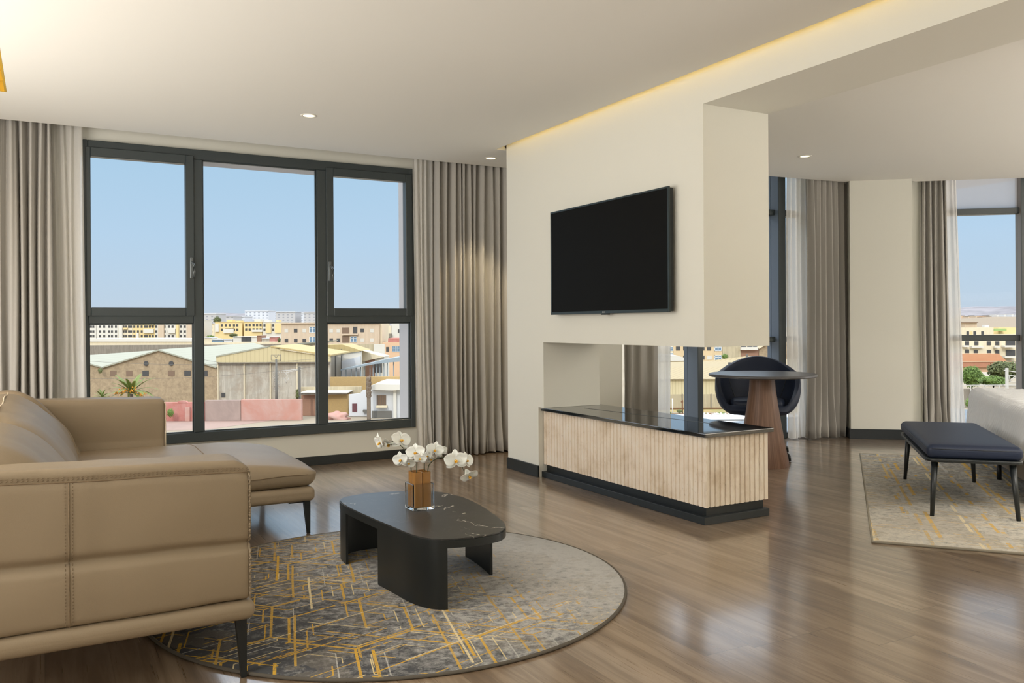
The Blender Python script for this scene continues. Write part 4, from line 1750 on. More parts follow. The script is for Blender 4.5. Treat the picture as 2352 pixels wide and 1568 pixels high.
rbox(bm, (0, -0.035, 0.470), (0.475, 0.455, 0.085), 0.035, seatfn, nm=10)
link('seat_cushion', bm, NAVY, ch)
bm = BM()
lathe(bm, [(0.06, 0.36), (0.06, 0.388)], 24)
lathe(bm, [(0.022, 0.15), (0.022, 0.37)], 20)
link('pedestal', bm, STEEL_BLACK, ch)
for k in range(4):
    a = R(45+90*k)
    bm = BM()
    pth = []
    for r_, z in ((0.0, 0.20), (0.06, 0.205), (0.14, 0.19), (0.21, 0.14), (0.27, 0.085), (0.33, 0.068), (0.365, 0.045), (0.37, 0.004)):
        pth.append((r_*math.cos(a), r_*math.sin(a), z))
    tube(bm, pth, 0.0115, 10)
    link('leg', bm, STEEL_BLACK, ch)

# ------------------------------------------------------------------ bench
ba = R(42.7)
be = thing('upholstered_bench', 'navy leather bench on black tapered legs at the foot of the bed', 'bench', (5.306, 3.492, 0.0113), ba)
bm = BM()
rbox(bm, (0, 0, 0.391), (1.312, 0.516, 0.084), 0.036, lambda p: Vector((p.x, p.y, p.z+(0.008*(1-(p.x/0.65)**4)*(1-(p.y/0.25)**4) if p.z > 0 else 0))), nm=14, ns=5)
seat = link('seat', bm, NAVY, be)
bm = BM()
for z, s in ((0.408, 0.0),):
    pr = []
    hx2, hy2, rr_ = 0.6565, 0.2585, 0.045
    for qx, qy, a0 in ((1, 1, 0), (-1, 1, 90), (-1, -1, 180), (1, -1, 270)):
        for a in (0, 30, 60, 90):
            pr.append((qx*(hx2-rr_)+rr_*math.cos(R(a0+a)), qy*(hy2-rr_)+rr_*math.sin(R(a0+a)), z))
    tube(bm, pr, 0.0014, 6, closed=True)
link('seam', bm, STEEL_BLACK, seat)
bm = BM()
tube(bm, [(0.0, 0.2585, 0.362), (0.0, 0.2585, 0.407)], 0.0012, 5)
link('seam', bm, STEEL_BLACK, seat)
bm = BM()
pr = []
for qx, qy, a0 in ((1, 1, 0), (-1, 1, 90), (-1, -1, 180), (1, -1, 270)):
    for a in range(0, 91, 15):
        pr.append((qx*(0.660-0.06)+0.06*math.cos(R(a0+a)), qy*(0.262-0.06)+0.06*math.sin(R(a0+a))))
prism(bm, pr, 0.329, 0.350, 0.009, 3)
link('frame', bm, STEEL_BLACK, be, autos=40)
for (sx, sy) in ((-1, 1), (-1, -1), (1, -1), (1, 1)):
    bm = BM()
    tube(bm, [(sx*0.598, sy*0.208, 0.335), (sx*0.635, sy*0.230, 0.0)], [0.020, 0.012], 12)
    link('leg', bm, STEEL_BLACK, be)

# ------------------------------------------------------------------ bed
W0, N0 = 7.93, 1.42      # far corner of the foot in the bench's directions
bw, bl = 1.95, 2.05
wdir = Vector((math.cos(ba), math.sin(ba), 0))
mdir = Vector((math.sin(ba), -math.cos(ba), 0))
bc = wdir*(W0-bw/2)+mdir*(N0+bl/2)
bed = thing('bed', 'large bed with a white quilted coverlet right of the navy bench', 'bed', (bc.x, bc.y, 0.0), ba)
bm = BM()
rbox(bm, (0, 0, 0.235), (bw-0.03, bl-0.03, 0.20), 0.02, nm=3)
link('bed_base', bm, TAUPE, bed)
bm = BM()


def covfn(p):
    q_ = Vector(p)
    zz = (p.z+0.165)/0.33
    edge = 0.5+0.5*noise.noise(Vector((p.x*3, p.y*3, 1)))
    if zz < 0.95:
        sx = p.x/(abs(p.x)+1e-6)*(abs(p.x) > bw/2-0.09)
        sy = p.y/(abs(p.y)+1e-6)*(abs(p.y) > bl/2-0.09)
        k_ = (1-zz)
        q_.x += sx*0.03*k_*(1+noise.noise(Vector((p.x*4, p.y*6, 5))))
        q_.y += sy*0.03*k_*(1+noise.noise(Vector((p.x*6, p.y*4, 5))))
    if p.z > 0.1:
        q_.z += 0.012*math.sin(math.hypot(p.x, p.y)*5)+wr(p, 0.012, 4, 3)
        q_.z += 0.02*(1-(p.x/(bw/2))**4)
    q_.z += 0.0022*math.sin(95*(p.y-p.z))
    q_ += Vector((0, 0, wr(p, 0.005, 22, 7)))
    return q_


rbox(bm, (0, 0, 0.455), (bw+0.02, bl+0.02, 0.35), 0.075, covfn, nm=80, ns=4)
link('coverlet', bm, QUILT, bed)
for (sx, sy) in ((-1, 1), (1, 1), (-1, -1), (1, -1)):
    bm = BM()
    tube(bm, [(sx*(bw/2-0.12 if sx < 0 else bw/2-0.85), sy*(bl/2-0.04), 0.14), (sx*(bw/2-0.12 if sx < 0 else bw/2-0.85), sy*(bl/2-0.04), 0.012)], [0.018, 0.017], 12)
    link('leg', bm, STEEL_BLACK, bed)

# ================================================================== the city outside
ZG = -14.0


def ext_mat(name, col, rough=0.9, nz=0.12, nscale=0.5, streak=0.0, blotch=None, bfac=0.5, bthr=0.52):
    m, n, b = new_mat(name)
    h = N(n)
    p = h.obj()
    f = h.noise(p, nscale, 6, 0.65)
    c = h.mix(f, tuple(q*(1-nz) for q in col), tuple(min(1, q*(1+nz)) for q in col))
    if streak:
        s = h.noise(h.scale(p, 1.6, 1.6, 0.12), 1.0, 5, 0.7)
        c = h.mix(h.m('MULTIPLY', h.m('GREATER_THAN', s, 0.5), streak), c, tuple(q*0.55 for q in col))
    if blotch:
        s = h.noise(p, nscale*0.45, 7, 0.7, 0.4)
        c = h.mix(h.m('MULTIPLY', h.m('SUBTRACT', s, bthr-0.12, clamp=True), bfac*6, clamp=True), c, blotch)
    n.links.new(c, b.inputs['Base Color'])
    setp(b, Roughness=rough, Specular_IOR_Level=0.2)
    return m


def brick_ext(name, c1, c2, mortar, sc):
    m, n, b = new_mat(name)
    h = N(n)
    p = h.obj()
    x, y, z = h.xyz(p)
    t = h.n('ShaderNodeTexBrick')
    n.links.new(h.comb(x, z, y), t.inputs[0])
    h.put(t.inputs['Color1'], c1)
    h.put(t.inputs['Color2'], c2)
    h.put(t.inputs['Mortar'], mortar)
    t.inputs['Scale'].default_value = sc
    f = h.noise(p, 0.4, 6, 0.7)
    c = h.mix(h.m('MULTIPLY', f, 0.6), t.outputs[0], tuple(q*0.8 for q in c1))
    n.links.new(c, b.inputs['Base Color'])
    setp(b, Roughness=0.95)
    return m


def corr(name, c1, c2, per, axis='x', bmp=0.6, rot=0.0):
    m, n, b = new_mat(name)
    h = N(n)
    x, y, z = h.xyz(h.scale(h.obj(), 1, 1, 1, rot))
    a = {'x': x, 'y': y, 'z': z}[axis]
    s = h.m('SINE', h.m('MULTIPLY', a, 2*PI/per))
    f = h.noise(h.obj(), 0.35, 5, 0.6)
    c = h.mix(h.m('ADD', h.m('MULTIPLY', h.m('GREATER_THAN', s, 0.72), 0.55), h.m('MULTIPLY', f, 0.35)), c1, c2)
    n.links.new(c, b.inputs['Base Color'])
    setp(b, Roughness=0.7)
    return m


def winpattern(name, col, px_, pz_, win=(0.16, 0.18, 0.21)):
    """far facade with a regular grid of small windows"""
    m, n, b = new_mat(name)
    h = N(n)
    x, y, z = h.xyz(h.obj())
    fx = h.m('FRACT', h.m('DIVIDE', x, px_))
    fz = h.m('FRACT', h.m('DIVIDE', z, pz_))
    a = h.m('MULTIPLY', h.m('MULTIPLY', h.m('GREATER_THAN', fx, 0.3), h.m('LESS_THAN', fx, 0.7)), h.m('MULTIPLY', h.m('GREATER_THAN', fz, 0.3), h.m('LESS_THAN', fz, 0.75)))
    n.links.new(h.mix(h.m('MULTIPLY', a, 0.7), col, win), b.inputs['Base Color'])
    setp(b, Roughness=0.9)
    return m


M_GROUND = ext_mat('dusty_ground', (0.34, 0.28, 0.20), nz=0.12, nscale=0.05)
M_ROAD = ext_mat('pale_asphalt', (0.33, 0.275, 0.20), nz=0.08, nscale=0.3)
M_BRICK = ext_mat('weathered_tan_brick', (0.41, 0.31, 0.195), nz=0.30, nscale=2.6, blotch=(0.27, 0.20, 0.13), bfac=0.55)
M_YBRICK = brick_ext('yellow_brown_brick', (0.50, 0.33, 0.13), (0.42, 0.28, 0.12), (0.40, 0.30, 0.17), 2.6)
M_RBRICK = brick_ext('red_brown_brick', (0.36, 0.19, 0.12), (0.30, 0.17, 0.11), (0.33, 0.22, 0.16), 2.6)
M_PINK = ext_mat('faded_pink_render', (0.50, 0.255, 0.20), nz=0.14, nscale=0.35, blotch=(0.52, 0.38, 0.33), bfac=0.6)
M_PINKRED = ext_mat('strong_pink_render', (0.46, 0.165, 0.13), nz=0.16, nscale=0.5, blotch=(0.55, 0.33, 0.29), bfac=0.5)
M_GREYPINK = ext_mat('grey_stained_render', (0.40, 0.30, 0.255), nz=0.14, nscale=0.4, blotch=(0.30, 0.23, 0.20), bfac=0.8)
M_ROOFPALE = corr('pale_sheet_roof', (0.36, 0.35, 0.265), (0.32, 0.31, 0.235), 1.1, 'x')
M_CREAM = corr('cream_sheet_cladding', (0.60, 0.50, 0.28), (0.47, 0.38, 0.21), 0.75, 'x')
M_CREAMW2 = corr('cream_sheet_wall', (0.64, 0.55, 0.34), (0.44, 0.36, 0.21), 0.55, 'x')
M_ROOFW2 = corr('ribbed_cream_roof', (0.40, 0.31, 0.165), (0.30, 0.225, 0.115), 0.9, 'x', rot=R(32))
M_YROOF = corr('yellow_sheet_roof', (0.48, 0.36, 0.16), (0.43, 0.32, 0.13), 1.0, 'x')
M_CONC = ext_mat('stained_concrete', (0.50, 0.45, 0.37), nz=0.18, nscale=0.7, streak=0.38, blotch=(0.33, 0.26, 0.19), bfac=0.6, bthr=0.56)
M_CONC2 = ext_mat('tan_concrete_wall', (0.50, 0.42, 0.28), nz=0.12, nscale=0.5, streak=0.25)
M_TANAPT = ext_mat('tan_apartment_render', (0.60, 0.47, 0.34), nz=0.06, nscale=0.1, streak=0.12)
M_TANAPT2 = ext_mat('ochre_apartment_render', (0.66, 0.50, 0.30), nz=0.06, nscale=0.1, streak=0.12)
M_YEL = ext_mat('yellow_render', (0.72, 0.56, 0.28), nz=0.06, nscale=0.1)
M_WHT = ext_mat('white_render', (0.66, 0.62, 0.54), nz=0.06, nscale=0.15)
M_WHT2 = ext_mat('cool_white_render', (0.62, 0.62, 0.62), nz=0.06, nscale=0.3)
M_CREAMR = ext_mat('cream_render', (0.72, 0.62, 0.44), nz=0.08, nscale=0.15, streak=0.1)
M_PEACH = ext_mat('peach_render', (0.66, 0.44, 0.28), nz=0.08, nscale=0.3)
M_DWIN = flat('dark_window_pane', (0.065, 0.062, 0.06), 0.4)
M_BWIN = flat('blue_grey_window_pane', (0.16, 0.24, 0.32), 0.3)
M_SHUT = flat('pale_roller_shutter', (0.62, 0.58, 0.50), 0.8)
M_WFRAME = flat('white_window_frame', (0.78, 0.78, 0.76), 0.6)
M_BRSHUT = flat('brown_boarding', (0.20, 0.13, 0.085), 0.8)
M_TILE = ext_mat('orange_clay_tile', (0.55, 0.29, 0.16), nz=0.12, nscale=0.6)
M_DARKB = ext_mat('dark_grey_brown_wall', (0.26, 0.225, 0.18), nz=0.15, nscale=0.5, streak=0.3)
M_POLE = flat('grey_concrete_pole', (0.16, 0.15, 0.13), 0.9)
M_PALEPOLE = flat('pale_steel_mast', (0.55, 0.52, 0.47), 0.8)
M_CANOPY = flat('blue_grey_sheet_canopy', (0.30, 0.35, 0.38), 0.6)
M_TRUNK = ext_mat('grey_palm_bark', (0.20, 0.155, 0.115), nz=0.35, nscale=5)
M_FROND = flat('palm_leaf_green', (0.17, 0.21, 0.045), 0.6, nz=0.3, nscale=1.5)
M_DATES = flat('orange_date_clusters', (0.72, 0.30, 0.03), 0.8)
M_LEAF = flat('leaf_green', (0.13, 0.20, 0.035), 0.7, nz=0.4, nscale=1.2)
M_LEAFD = flat('leaf_olive_green', (0.12, 0.135, 0.045), 0.7, nz=0.4, nscale=1.2)
M_HILL = ext_mat('far_hill_scrub', (0.21, 0.195, 0.20), nz=0.35, nscale=0.03, blotch=(0.34, 0.31, 0.31), bfac=0.5)
M_TANHILL = ext_mat('dry_field_hill', (0.30, 0.235, 0.165), nz=0.10, nscale=0.03)
M_RUST = flat('rusty_rail_brown', (0.20, 0.10, 0.05), 0.9)
M_BALLAST = ext_mat('rail_ballast', (0.42, 0.28, 0.13), nz=0.25, nscale=0.8, blotch=(0.25, 0.26, 0.10), bfac=0.6)
M_WROOF = ext_mat('white_roof_membrane', (0.55, 0.55, 0.56), nz=0.05, nscale=0.4)


def U(px, D):
    return (px-1176)*D/FPX


class Ext:
    """one thing outdoors; its frame: x to the right, y away from the room, z up from the ground"""
    def __init__(s, name, label, cat, px, D, group=None, kind=None):
        p = _f*D + _r0*U(px, D)
        s.D, s.u = D, U(px, D)
        s.root = thing(name, label, cat, (p.x, p.y, ZG), -YAW, group, kind)

    def x(s, px, D=None):
        return U(px, D or s.D)-s.u

    def z(s, px, py, D=None):
        return at(px, py, D or s.D).z-ZG

    def P(s, px, py, D=None):
        D = D or s.D
        return Vector((s.x(px, D), D-s.D, s.z(px, py, D)))

    def box(s, name, mat, px0, px1, py0, py1, D0=None, D1=None, bev=0, label=None, parent=None):
        """box whose front face spans the pixel rectangle at depth D0 (py1 None = down to the ground)"""
        D0 = D0 or s.D
        D1 = D1 or D0+8
        pm = (px0+px1)/2
        bm_ = BM()
        z0 = 0.0 if py1 is None else s.z(pm, py1, D0)
        box(bm_, s.x(px0, D0), s.x(px1, D0), D0-s.D, D1-s.D, z0, s.z(pm, py0, D0))
        return link(name, bm_, mat, parent or s.root, label=label)

    def poly(s, name, mat, pts, D0, D1, label=None):
        """prism whose front outline goes through pixels pts"""
        bm_ = BM()
        a = [bm_.verts.new(s.P(px, py, D0)) for px, py in pts]
        dz = Vector((0, D1-D0, 0))
        b_ = [bm_.verts.new(v.co+dz) for v in a]
        n_ = len(a)
        bm_.faces.new(a)
        bm_.faces.new(b_[::-1])
        for i in range(n_):
            bm_.faces.new((a[i], a[(i+1) % n_], b_[(i+1) % n_], b_[i]))
        return link(name, bm_, mat, s.root, label=label)

    def wins(s, lst, w_, h_, mat, D0=None, name='window', frame=None, prot=0.06):
        """equal windows centred on pixels"""
        D0 = D0 or s.D
        first = None
        out = []
        for px, py in lst:
            c = s.P(px, py, D0)
            if first is None:
                bm_ = BM()
                box(bm_, -w_/2, w_/2, -prot, 0.05, -h_/2, h_/2)
                me_ = bpy.data.meshes.new(name)
                bm_.to_mesh(me_)
                bm_.free()
                me_.materials.append(mat)
                first = me_
                if frame:
                    bm_ = BM()
                    t_w = 0.07*w_
                    for q_ in ((-w_/2, -w_/2+t_w), (-t_w/2, t_w/2), (w_/2-t_w, w_/2)):
                        box(bm_, q_[0], q_[1], -prot-0.05, -prot, -h_/2, h_/2)
                    for q_ in ((-h_/2, -h_/2+t_w), (0.1*h_, 0.1*h_+t_w), (h_/2-t_w, h_/2)):
                        box(bm_, -w_/2, w_/2, -prot-0.05, -prot, q_[0], q_[1])
                    fm = bpy.data.meshes.new('window_frame')
                    bm_.to_mesh(fm)
                    bm_.free()
                    fm.materials.append(frame)
            o = bpy.data.objects.new(name, first)
            COL.objects.link(o)
            o.parent = s.root
            o.location = c
            if frame:
                f_ = bpy.data.objects.new('window_frame', fm)
                COL.objects.link(f_)
                f_.parent = o
            out.append(o)
        return out


# ground and hills
bm = BM()
c_ = _f*1600
for i in range(1):
    vs = [bm.verts.new(Vector((c_.x, c_.y, 0)) + _r0*a*3500 + _f*b__*1500 + Vector((0, 0, ZG-0.03))) for a, b__ in ((-1, -1.05), (1, -1.05), (1, 1), (-1, 1))]
    bm.faces.new(vs)
struct('ground', bm, M_GROUND)


def hill(name, mat, px0, px1, D, tops, depth, label):
    """ridge whose skyline follows tops [(px,py)]"""
    bm_ = BM()
    n_ = 60
    rows = []
    for j in range(7):
        v = j/6
        row = []
        for i in range(n_+1):
            px = px0+(px1-px0)*i/n_
            k_ = 0
            while k_ < len(tops)-2 and px > tops[k_+1][0]:
                k_ += 1
            t = min(1, max(0, (px-tops[k_][0])/(tops[k_+1][0]-tops[k_][0])))
            py = tops[k_][1]*(1-t)+tops[k_+1][1]*t
            py += 0.7*noise.noise(Vector((px*0.11, D*0.01, 0)))+0.5*noise.noise(Vector((px*0.5, D*0.01, 4)))
            Dj = D-depth*(1-v)
            ztop = at(px, py, D).z
            zz = ZG-1+(ztop-ZG+1)*math.sin(v*PI/2)
            p = _f*Dj+_r0*U(px, D)
            row.append(bm_.verts.new((p.x, p.y, zz)))
        rows.append(row)
    for a, b__ in zip(rows, rows[1:]):
        for i in range(n_):
            f_ = bm_.faces.new((a[i], a[i+1], b__[i+1], b__[i]))
            f_.smooth = True
    o = link(name, bm_, mat)
    o['kind'] = 'structure'
    o['label'] = label
    return o


hill('hill', M_HILL, 150, 1250, 2600, [(150, 727), (400, 722), (510, 718), (560, 720), (620, 716), (730, 715), (1250, 718)], 500, 'far grey ridge behind the white blocks')
hill('hill', M_HILL, 1900, 2500, 2800, [(1900, 712), (2210, 706), (2240, 703), (2262, 706), (2300, 703), (2352, 704), (2500, 706)], 600, 'far hazy ridge behind the corner window')
hill('hill', M_TANHILL, 1950, 2600, 700, [(1950, 732), (2214, 731), (2290, 727), (2337, 729), (2600, 734)], 260, 'dry tan slope behind the cream apartment block')

# small far houses along the foot of the ridge
rnd = random.Random(31)
for i in range(26):
    px = 2208+i*5.6+rnd.uniform(-1, 1)
    D = 1150+(i % 3)*30
    top = rnd.uniform(721.5, 726) if px > 2285 else rnd.uniform(723.5, 727.5)
    hk_ = 0 if px > 2285 else 1+i % 3
    e = Ext('far_house', ('tiny white house in the band of far houses under the ridge, right part', 'tiny dark roofed grey house in the far band under the ridge', 'tiny dark roofed tan house in the far band under the ridge', 'tiny dark roofed peach house in the far band under the ridge')[(0, 2, 3, 1)[hk_]], 'house', px, D, 'band of tiny far houses')
    wdt = rnd.uniform(1.6, 2.5)
    e.box('wall', (M_WHT2 if px > 2285 else (M_TANAPT, M_PEACH, M_DARKB)[i % 3]), px-wdt, px+wdt, top+1, None, D, D+14)
    e.box('roof', (M_WHT if px > 2285 else M_DARKB), px-wdt, px+wdt, top, top+1, D, D+14)
# far white blocks
fw = winpattern('far_white_facade', (0.66, 0.66, 0.68), 7.0, 4.4, (0.22, 0.24, 0.28))
fw2 = winpattern('far_grey_facade', (0.50, 0.48, 0.47), 7.0, 4.4, (0.24, 0.25, 0.28))
for (a, b__, t, m_, D, lab) in ((467, 496, 720, fw2, 1150, 'grey far apartment slab left of the dark tree'), (500, 536, 726, fw2, 1300, 'low grey far block right of the dark tree'), (538, 562, 727, fw, 1350, 'low white far block left of the tall white slab'),
                                (563, 617, 714, fw, 1400, 'tall white far slab, widest on the skyline'), (620, 632, 719, fw, 1500, 'narrow white far block between the two widest slabs'), (634, 678, 716, fw2, 1350, 'grey white far slab right of the widest white slab'),
                                (680, 697, 719, fw, 1450, 'small white far block near the window post'), (699, 733, 717, fw2, 1350, 'rightmost far slab cut by the window post')):
    e = Ext('apartment_slab', lab, 'building', (a+b__)/2, D)
    e.box('wall', m_, a, b__, t, None, D, D+40)
    e.box('roof_parapet', M_WHT2, a-0.4, b__+0.4, t-1, t+0.8, D-1, D+41)


def crown(bm_, c, rx, ry, rz, n_, size, seed):
    rnd = random.Random(seed)
    for i in range(n_):
        d = Vector((rnd.gauss(0, 1), rnd.gauss(0, 1), rnd.gauss(0, 1))).normalized()
        k_ = rnd.uniform(0.55, 1.0)*(1+0.28*noise.noise(d*1.7+Vector((seed, 0, 0))))
        p = Vector((c[0]+d.x*rx*k_, c[1]+d.y*ry*k_, c[2]+d.z*rz*k_))
        a = Vector((rnd.gauss(0, 1), rnd.gauss(0, 1), rnd.gauss(0, 1))).normalized()
        b__ = a.orthogonal().normalized()
        a, b__ = a*size*rnd.uniform(0.6, 1.2), b__*size*rnd.uniform(0.5, 1.0)
        bm_.faces.new([bm_.verts.new(p+q_) for q_ in (a, b__, -a, -b__)])


def tree(label, px, py, rpx, rpy, D, mat, seed, cat='tree', name='leafy_tree', n_=1300):
    e = Ext(name, label, cat, px, D)
    c = e.P(px, py)
    rx, rz = rpx*D/FPX, rpy*D/FPX
    bm_ = BM()
    ico(bm_, (0, 0, c.z), 1, 3, (rx*0.72, rx*0.6, rz*0.72), 0.4, seed)
    crown(bm_, (0, 0, c.z), rx, rx*0.8, rz, n_, max(rx, rz)*0.085, seed)
    link('crown', bm_, mat, e.root)
    if cat == 'tree':
        bm_ = BM()
        tube(bm_, [(0, 0, 0), (0.1, 0, c.z*0.6), (0, 0, c.z)], [0.25, 0.2, 0.12], 8)
        link('trunk', bm_, M_TRUNK, e.root)
    return e


tree('dark round tree between the grey far blocks', 499, 735, 9, 9, 900, M_LEAFD, 11)

# yellow and white apartment rows
cols_B = [229.7, 239.4, 250.7, 257.2, 266.3]
rows_ = [750, 761, 771.8]


def apt(label, px0, px1, ptop, D, wallm, bands, wl, extra=()):
    e = Ext('apartment_block', label, 'apartment building', (px0+px1)/2, D, 'yellow and white apartment row')
    e.box('wall', wallm, px0, px1, ptop, None, D, D+14)
    e.box('roof_parapet', wallm, px0, px1-0.1, ptop-1.2, ptop, D-0.3, D+14)
    for (a, b__, t, bo, m_) in bands:
        e.box('balcony', m_, a, b__, t, bo, D-1.0, D+0.1)
    e.wins(wl, 1.15, 1.35, M_DWIN, D)
    for (a, b__, t, m_) in extra:
        e.box('roof_hut', m_, a, b__, t, ptop, D+2, D+8)
    return e


def gridw(cols, rows):
    return [(a, b__) for a in cols for b__ in rows]


apt('white apartment block at the left edge of the lower left pane', 190, 220.5, 735, 478, M_WHT, [], gridw([202, 209, 214.5], rows_))
apt('white apartment block with square windows, second from the left', 221.5, 271, 737, 478, M_WHT, [], gridw([229.7, 239.4, 250.7, 257.2, 266.3], rows_))
apt('tan and white apartment block, third from the left', 271.5, 304, 738, 478, M_CREAMR, [(272, 280.5, 741, 776, M_WHT), (282, 292, 752.5, 756, M_YEL)], gridw([277, 284, 290, 296.5, 301], rows_))
apt('bright yellow apartment block with white balconies', 304.5, 356, 737, 478, M_YEL, [(329, 352, 755, 765, M_WHT), (312, 318, 765, 776, M_WHT), (341, 353, 740, 747, M_YEL)], gridw([308.5, 317, 325.5, 333, 337.5, 344, 351], rows_))
apt('apartment block with tan stairwells right of the bright yellow one', 356.5, 421, 738, 478, M_WHT, [(363, 376, 740, 776, M_TANAPT), (386, 402, 755, 765, M_WHT), (404, 410, 740, 776, M_YEL)], gridw([357.7+1, 370, 378, 388, 396.5, 407, 415.5], rows_))
apt('white and tan apartment block beside the left window post', 421.5, 466, 736, 478, M_WHT, [(428, 440, 738, 776, M_TANAPT)], gridw([424.5, 432, 437, 447, 456], rows_))
apt('beige apartment block right of the left window post', 467, 492, 744, 520, M_CREAMR, [], gridw([471, 478, 485], [752, 762]), )
apt('yellow apartment block with white corner balconies, centre pane', 494, 556, 739.5, 472, M_YEL, [(494, 502, 744, 762, M_WHT), (513, 536, 755, 765, M_WHT), (519, 535, 751, 754, M_YEL)], gridw([500, 509.5, 518.8, 527.5, 537.5, 545], [747, 757]), [(521, 533, 734, M_YEL), (542, 552, 736, M_YEL)])
apt('yellow apartment block left of the white corner, centre pane', 560, 602, 739.5, 472, M_YEL, [(578, 602, 757, 762, M_WHT)], gridw([565.5, 573.5, 582.5, 590.5, 598.5], [746.5, 756.5]), [(584, 598, 733, M_WHT)])
apt('white and yellow apartment block behind the tan block, centre pane', 603, 646, 740, 472, M_WHT, [(610, 622, 742, 764, M_YEL), (631, 645, 742, 764, M_YEL)], gridw([607.5, 616.5, 627.5, 635], [747, 757]), [(606, 618, 735, M_WHT), (634, 640, 735, M_YEL)])

# low yard walls and sheds in front of the rows
e = Ext('long_shed', 'long cream roofed shed in front of the white apartments, left pane', 'shed', 320, 330)
e.box('wall', M_CREAMR, 185, 466, 784, None, 330, 350)
e.poly('roof', M_WHT, [(185, 784.5), (185, 778), (330, 777.5), (466, 778.5), (466, 784.5)], 329.5, 351)
e = Ext('yard_wall', 'long dark weathered wall behind the pale warehouse roofs', 'wall', 420, 262)
e.box('wall', M_DARKB, 180, 646, 791.5, None, 262, 263)
e.box('coping', M_CREAMR, 467, 646, 785, 791.5, 262.3, 263.2, label='pale upper course')
for (a, b__, t, m_, lab) in ((469, 486, 775, M_CREAMR, 'cream yard hut at the left of the market sheds'), (487, 512, 779, M_BWIN, 'blue tarpaulin covered yard stall'), (514, 534, 778.5, M_WHT2, 'white yard stall beside the blue tarpaulin'),
                             (535, 590, 772.5, M_WHT, 'long white yard shed with dark doors'), (590, 600.5, 770.5, M_RBRICK, 'rust red roofed yard shed'), (601, 619, 776, M_CONC, 'grey sheet yard shed beside the red roofed shed'), (619, 632, 773, M_PINKRED, 'red sheet yard shed near the tan block')):
    e = Ext('yard_shed', lab, 'shed', (a+b__)/2, 300, 'sheds behind the warehouse')
    e.box('wall', m_, a, b__-0.2, t+1.2, None, 300, 306)
    e.box('roof', M_WHT2 if m_ not in (M_RBRICK,) else M_RBRICK, a, b__-0.2, t, t+1.3, 299.7, 306.2)
    if b__-a > 40:
        e.wins([(560.5, 780), (571, 780)], 1.9, 1.9, M_DWIN, 300, 'door')
tree('scrubby green trees in front of the yellow block', 536, 770, 10, 4, 380, M_LEAFD, 21)
tree('small dark bush by the tan block corner', 641, 781, 4, 6, 256, M_LEAFD, 22, 'bush', 'bush', 500)
tree('low green shrubs at the foot of the beige block', 483, 773, 10, 3, 400, M_LEAF, 23, 'bush', 'bush', 400)

# tan apartment building, centre and right pane
e = Ext('apartment_block', 'tan apartment building with shuttered windows across the post', 'apartment building', 760, 253)
e.box('wall', M_TANAPT, 646, 870, 742, None, 253, 268)
e.box('roof_parapet', M_TANAPT, 644.5, 871, 740.3, 742.3, 252.4, 268.2)
e.box('side_wall', M_CREAMR, 870, 877.5, 741, None, 254.5, 268)
e.wins([(657.6, 759), (698.7, 759), (760.7, 759.3), (777, 759.3)], 1.05, 1.1, M_SHUT)
e.wins([(679, 759), (657.6, 782), (679, 782), (698.7, 782), (760.7, 781), (777, 781), (832, 758.5)], 1.05, 1.1, M_DWIN)
e.wins([(854, 759), (832, 781), (854, 781)], 1.05, 1.1, M_SHUT)
e.wins([(718, 757), (718, 780), (812, 779)], 2.0, 1.8, M_BWIN, frame=M_WFRAME)
e.wins([(815.5, 758)], 1.3, 2.0, M_DWIN)
e.wins([(794, 760), (794, 779)], 2.1, 2.0, M_BRSHUT, name='loggia')
e.box('balcony', M_TANAPT, 785, 822, 766, 769, 252.2, 253.2)
# cluster right of it
e = Ext('house', 'white cube house behind the blue grey canopy, at the reveal', 'house', 908, 300)
e.box('wall', M_WHT, 899, 935, 735, None, 300, 312)
e.box('roof_parapet', M_WHT, 898.5, 935.5, 733.5, 735, 299.6, 312)
e.wins([(917, 760)], 1.0, 1.2, M_DWIN)
e = Ext('house', 'terraced house with roof clutter beside the tan apartments', 'house', 889, 300)
e.box('wall', M_CREAMR, 878, 898.5, 748, None, 300, 312)
e.box('terrace_wall', M_CREAMR, 878, 893, 740, 748, 302, 304)
e.wins([(883, 757), (891, 771)], 1.5, 1.4, M_BWIN)
e.box('awning', M_DARKB, 879, 898, 766, 775, 297, 299.5, label='grey sheet awning')
e = Ext('house', 'peach house with a white framed window behind the canopy', 'house', 905, 250)
e.box('wall', M_PEACH, 878, 935, 786, None, 250, 262)
e.box('roof_terrace_wall', M_PINKRED, 891, 935, 776.5, 786.5, 250.5, 262)
e.wins([(890, 802)], 0.9, 1.4, M_DWIN)
e.wins([(905, 801), (913.5, 801)], 1.3, 1.7, M_BWIN, frame=M_WFRAME)
e = Ext('yard_wall', 'tall stained boundary wall in front of the tan apartments', 'wall', 820, 225)
e.box('wall', M_CONC2, 750, 858, 790, None, 225, 226)
e.box('white_panel', M_WHT, 858, 883, 790.5, None, 224.8, 226, label='white painted wall end')

# brick gable warehouse
e = Ext('brick_warehouse', 'tan brick warehouse with a low gable and two round vents', 'warehouse', 364, 150)
D_ = 150
bm = BM()
pr = [(150, 830), (205, 832), (234, 845), (363.4, 806), (497, 845.5), (497, 975), (150, 975)]
e.poly('gable_wall', M_BRICK, [(150, 822), (234, 845), (363.4, 806), (497, 846), (497, 990), (150, 990)], D_, D_+1)
bm = BM()
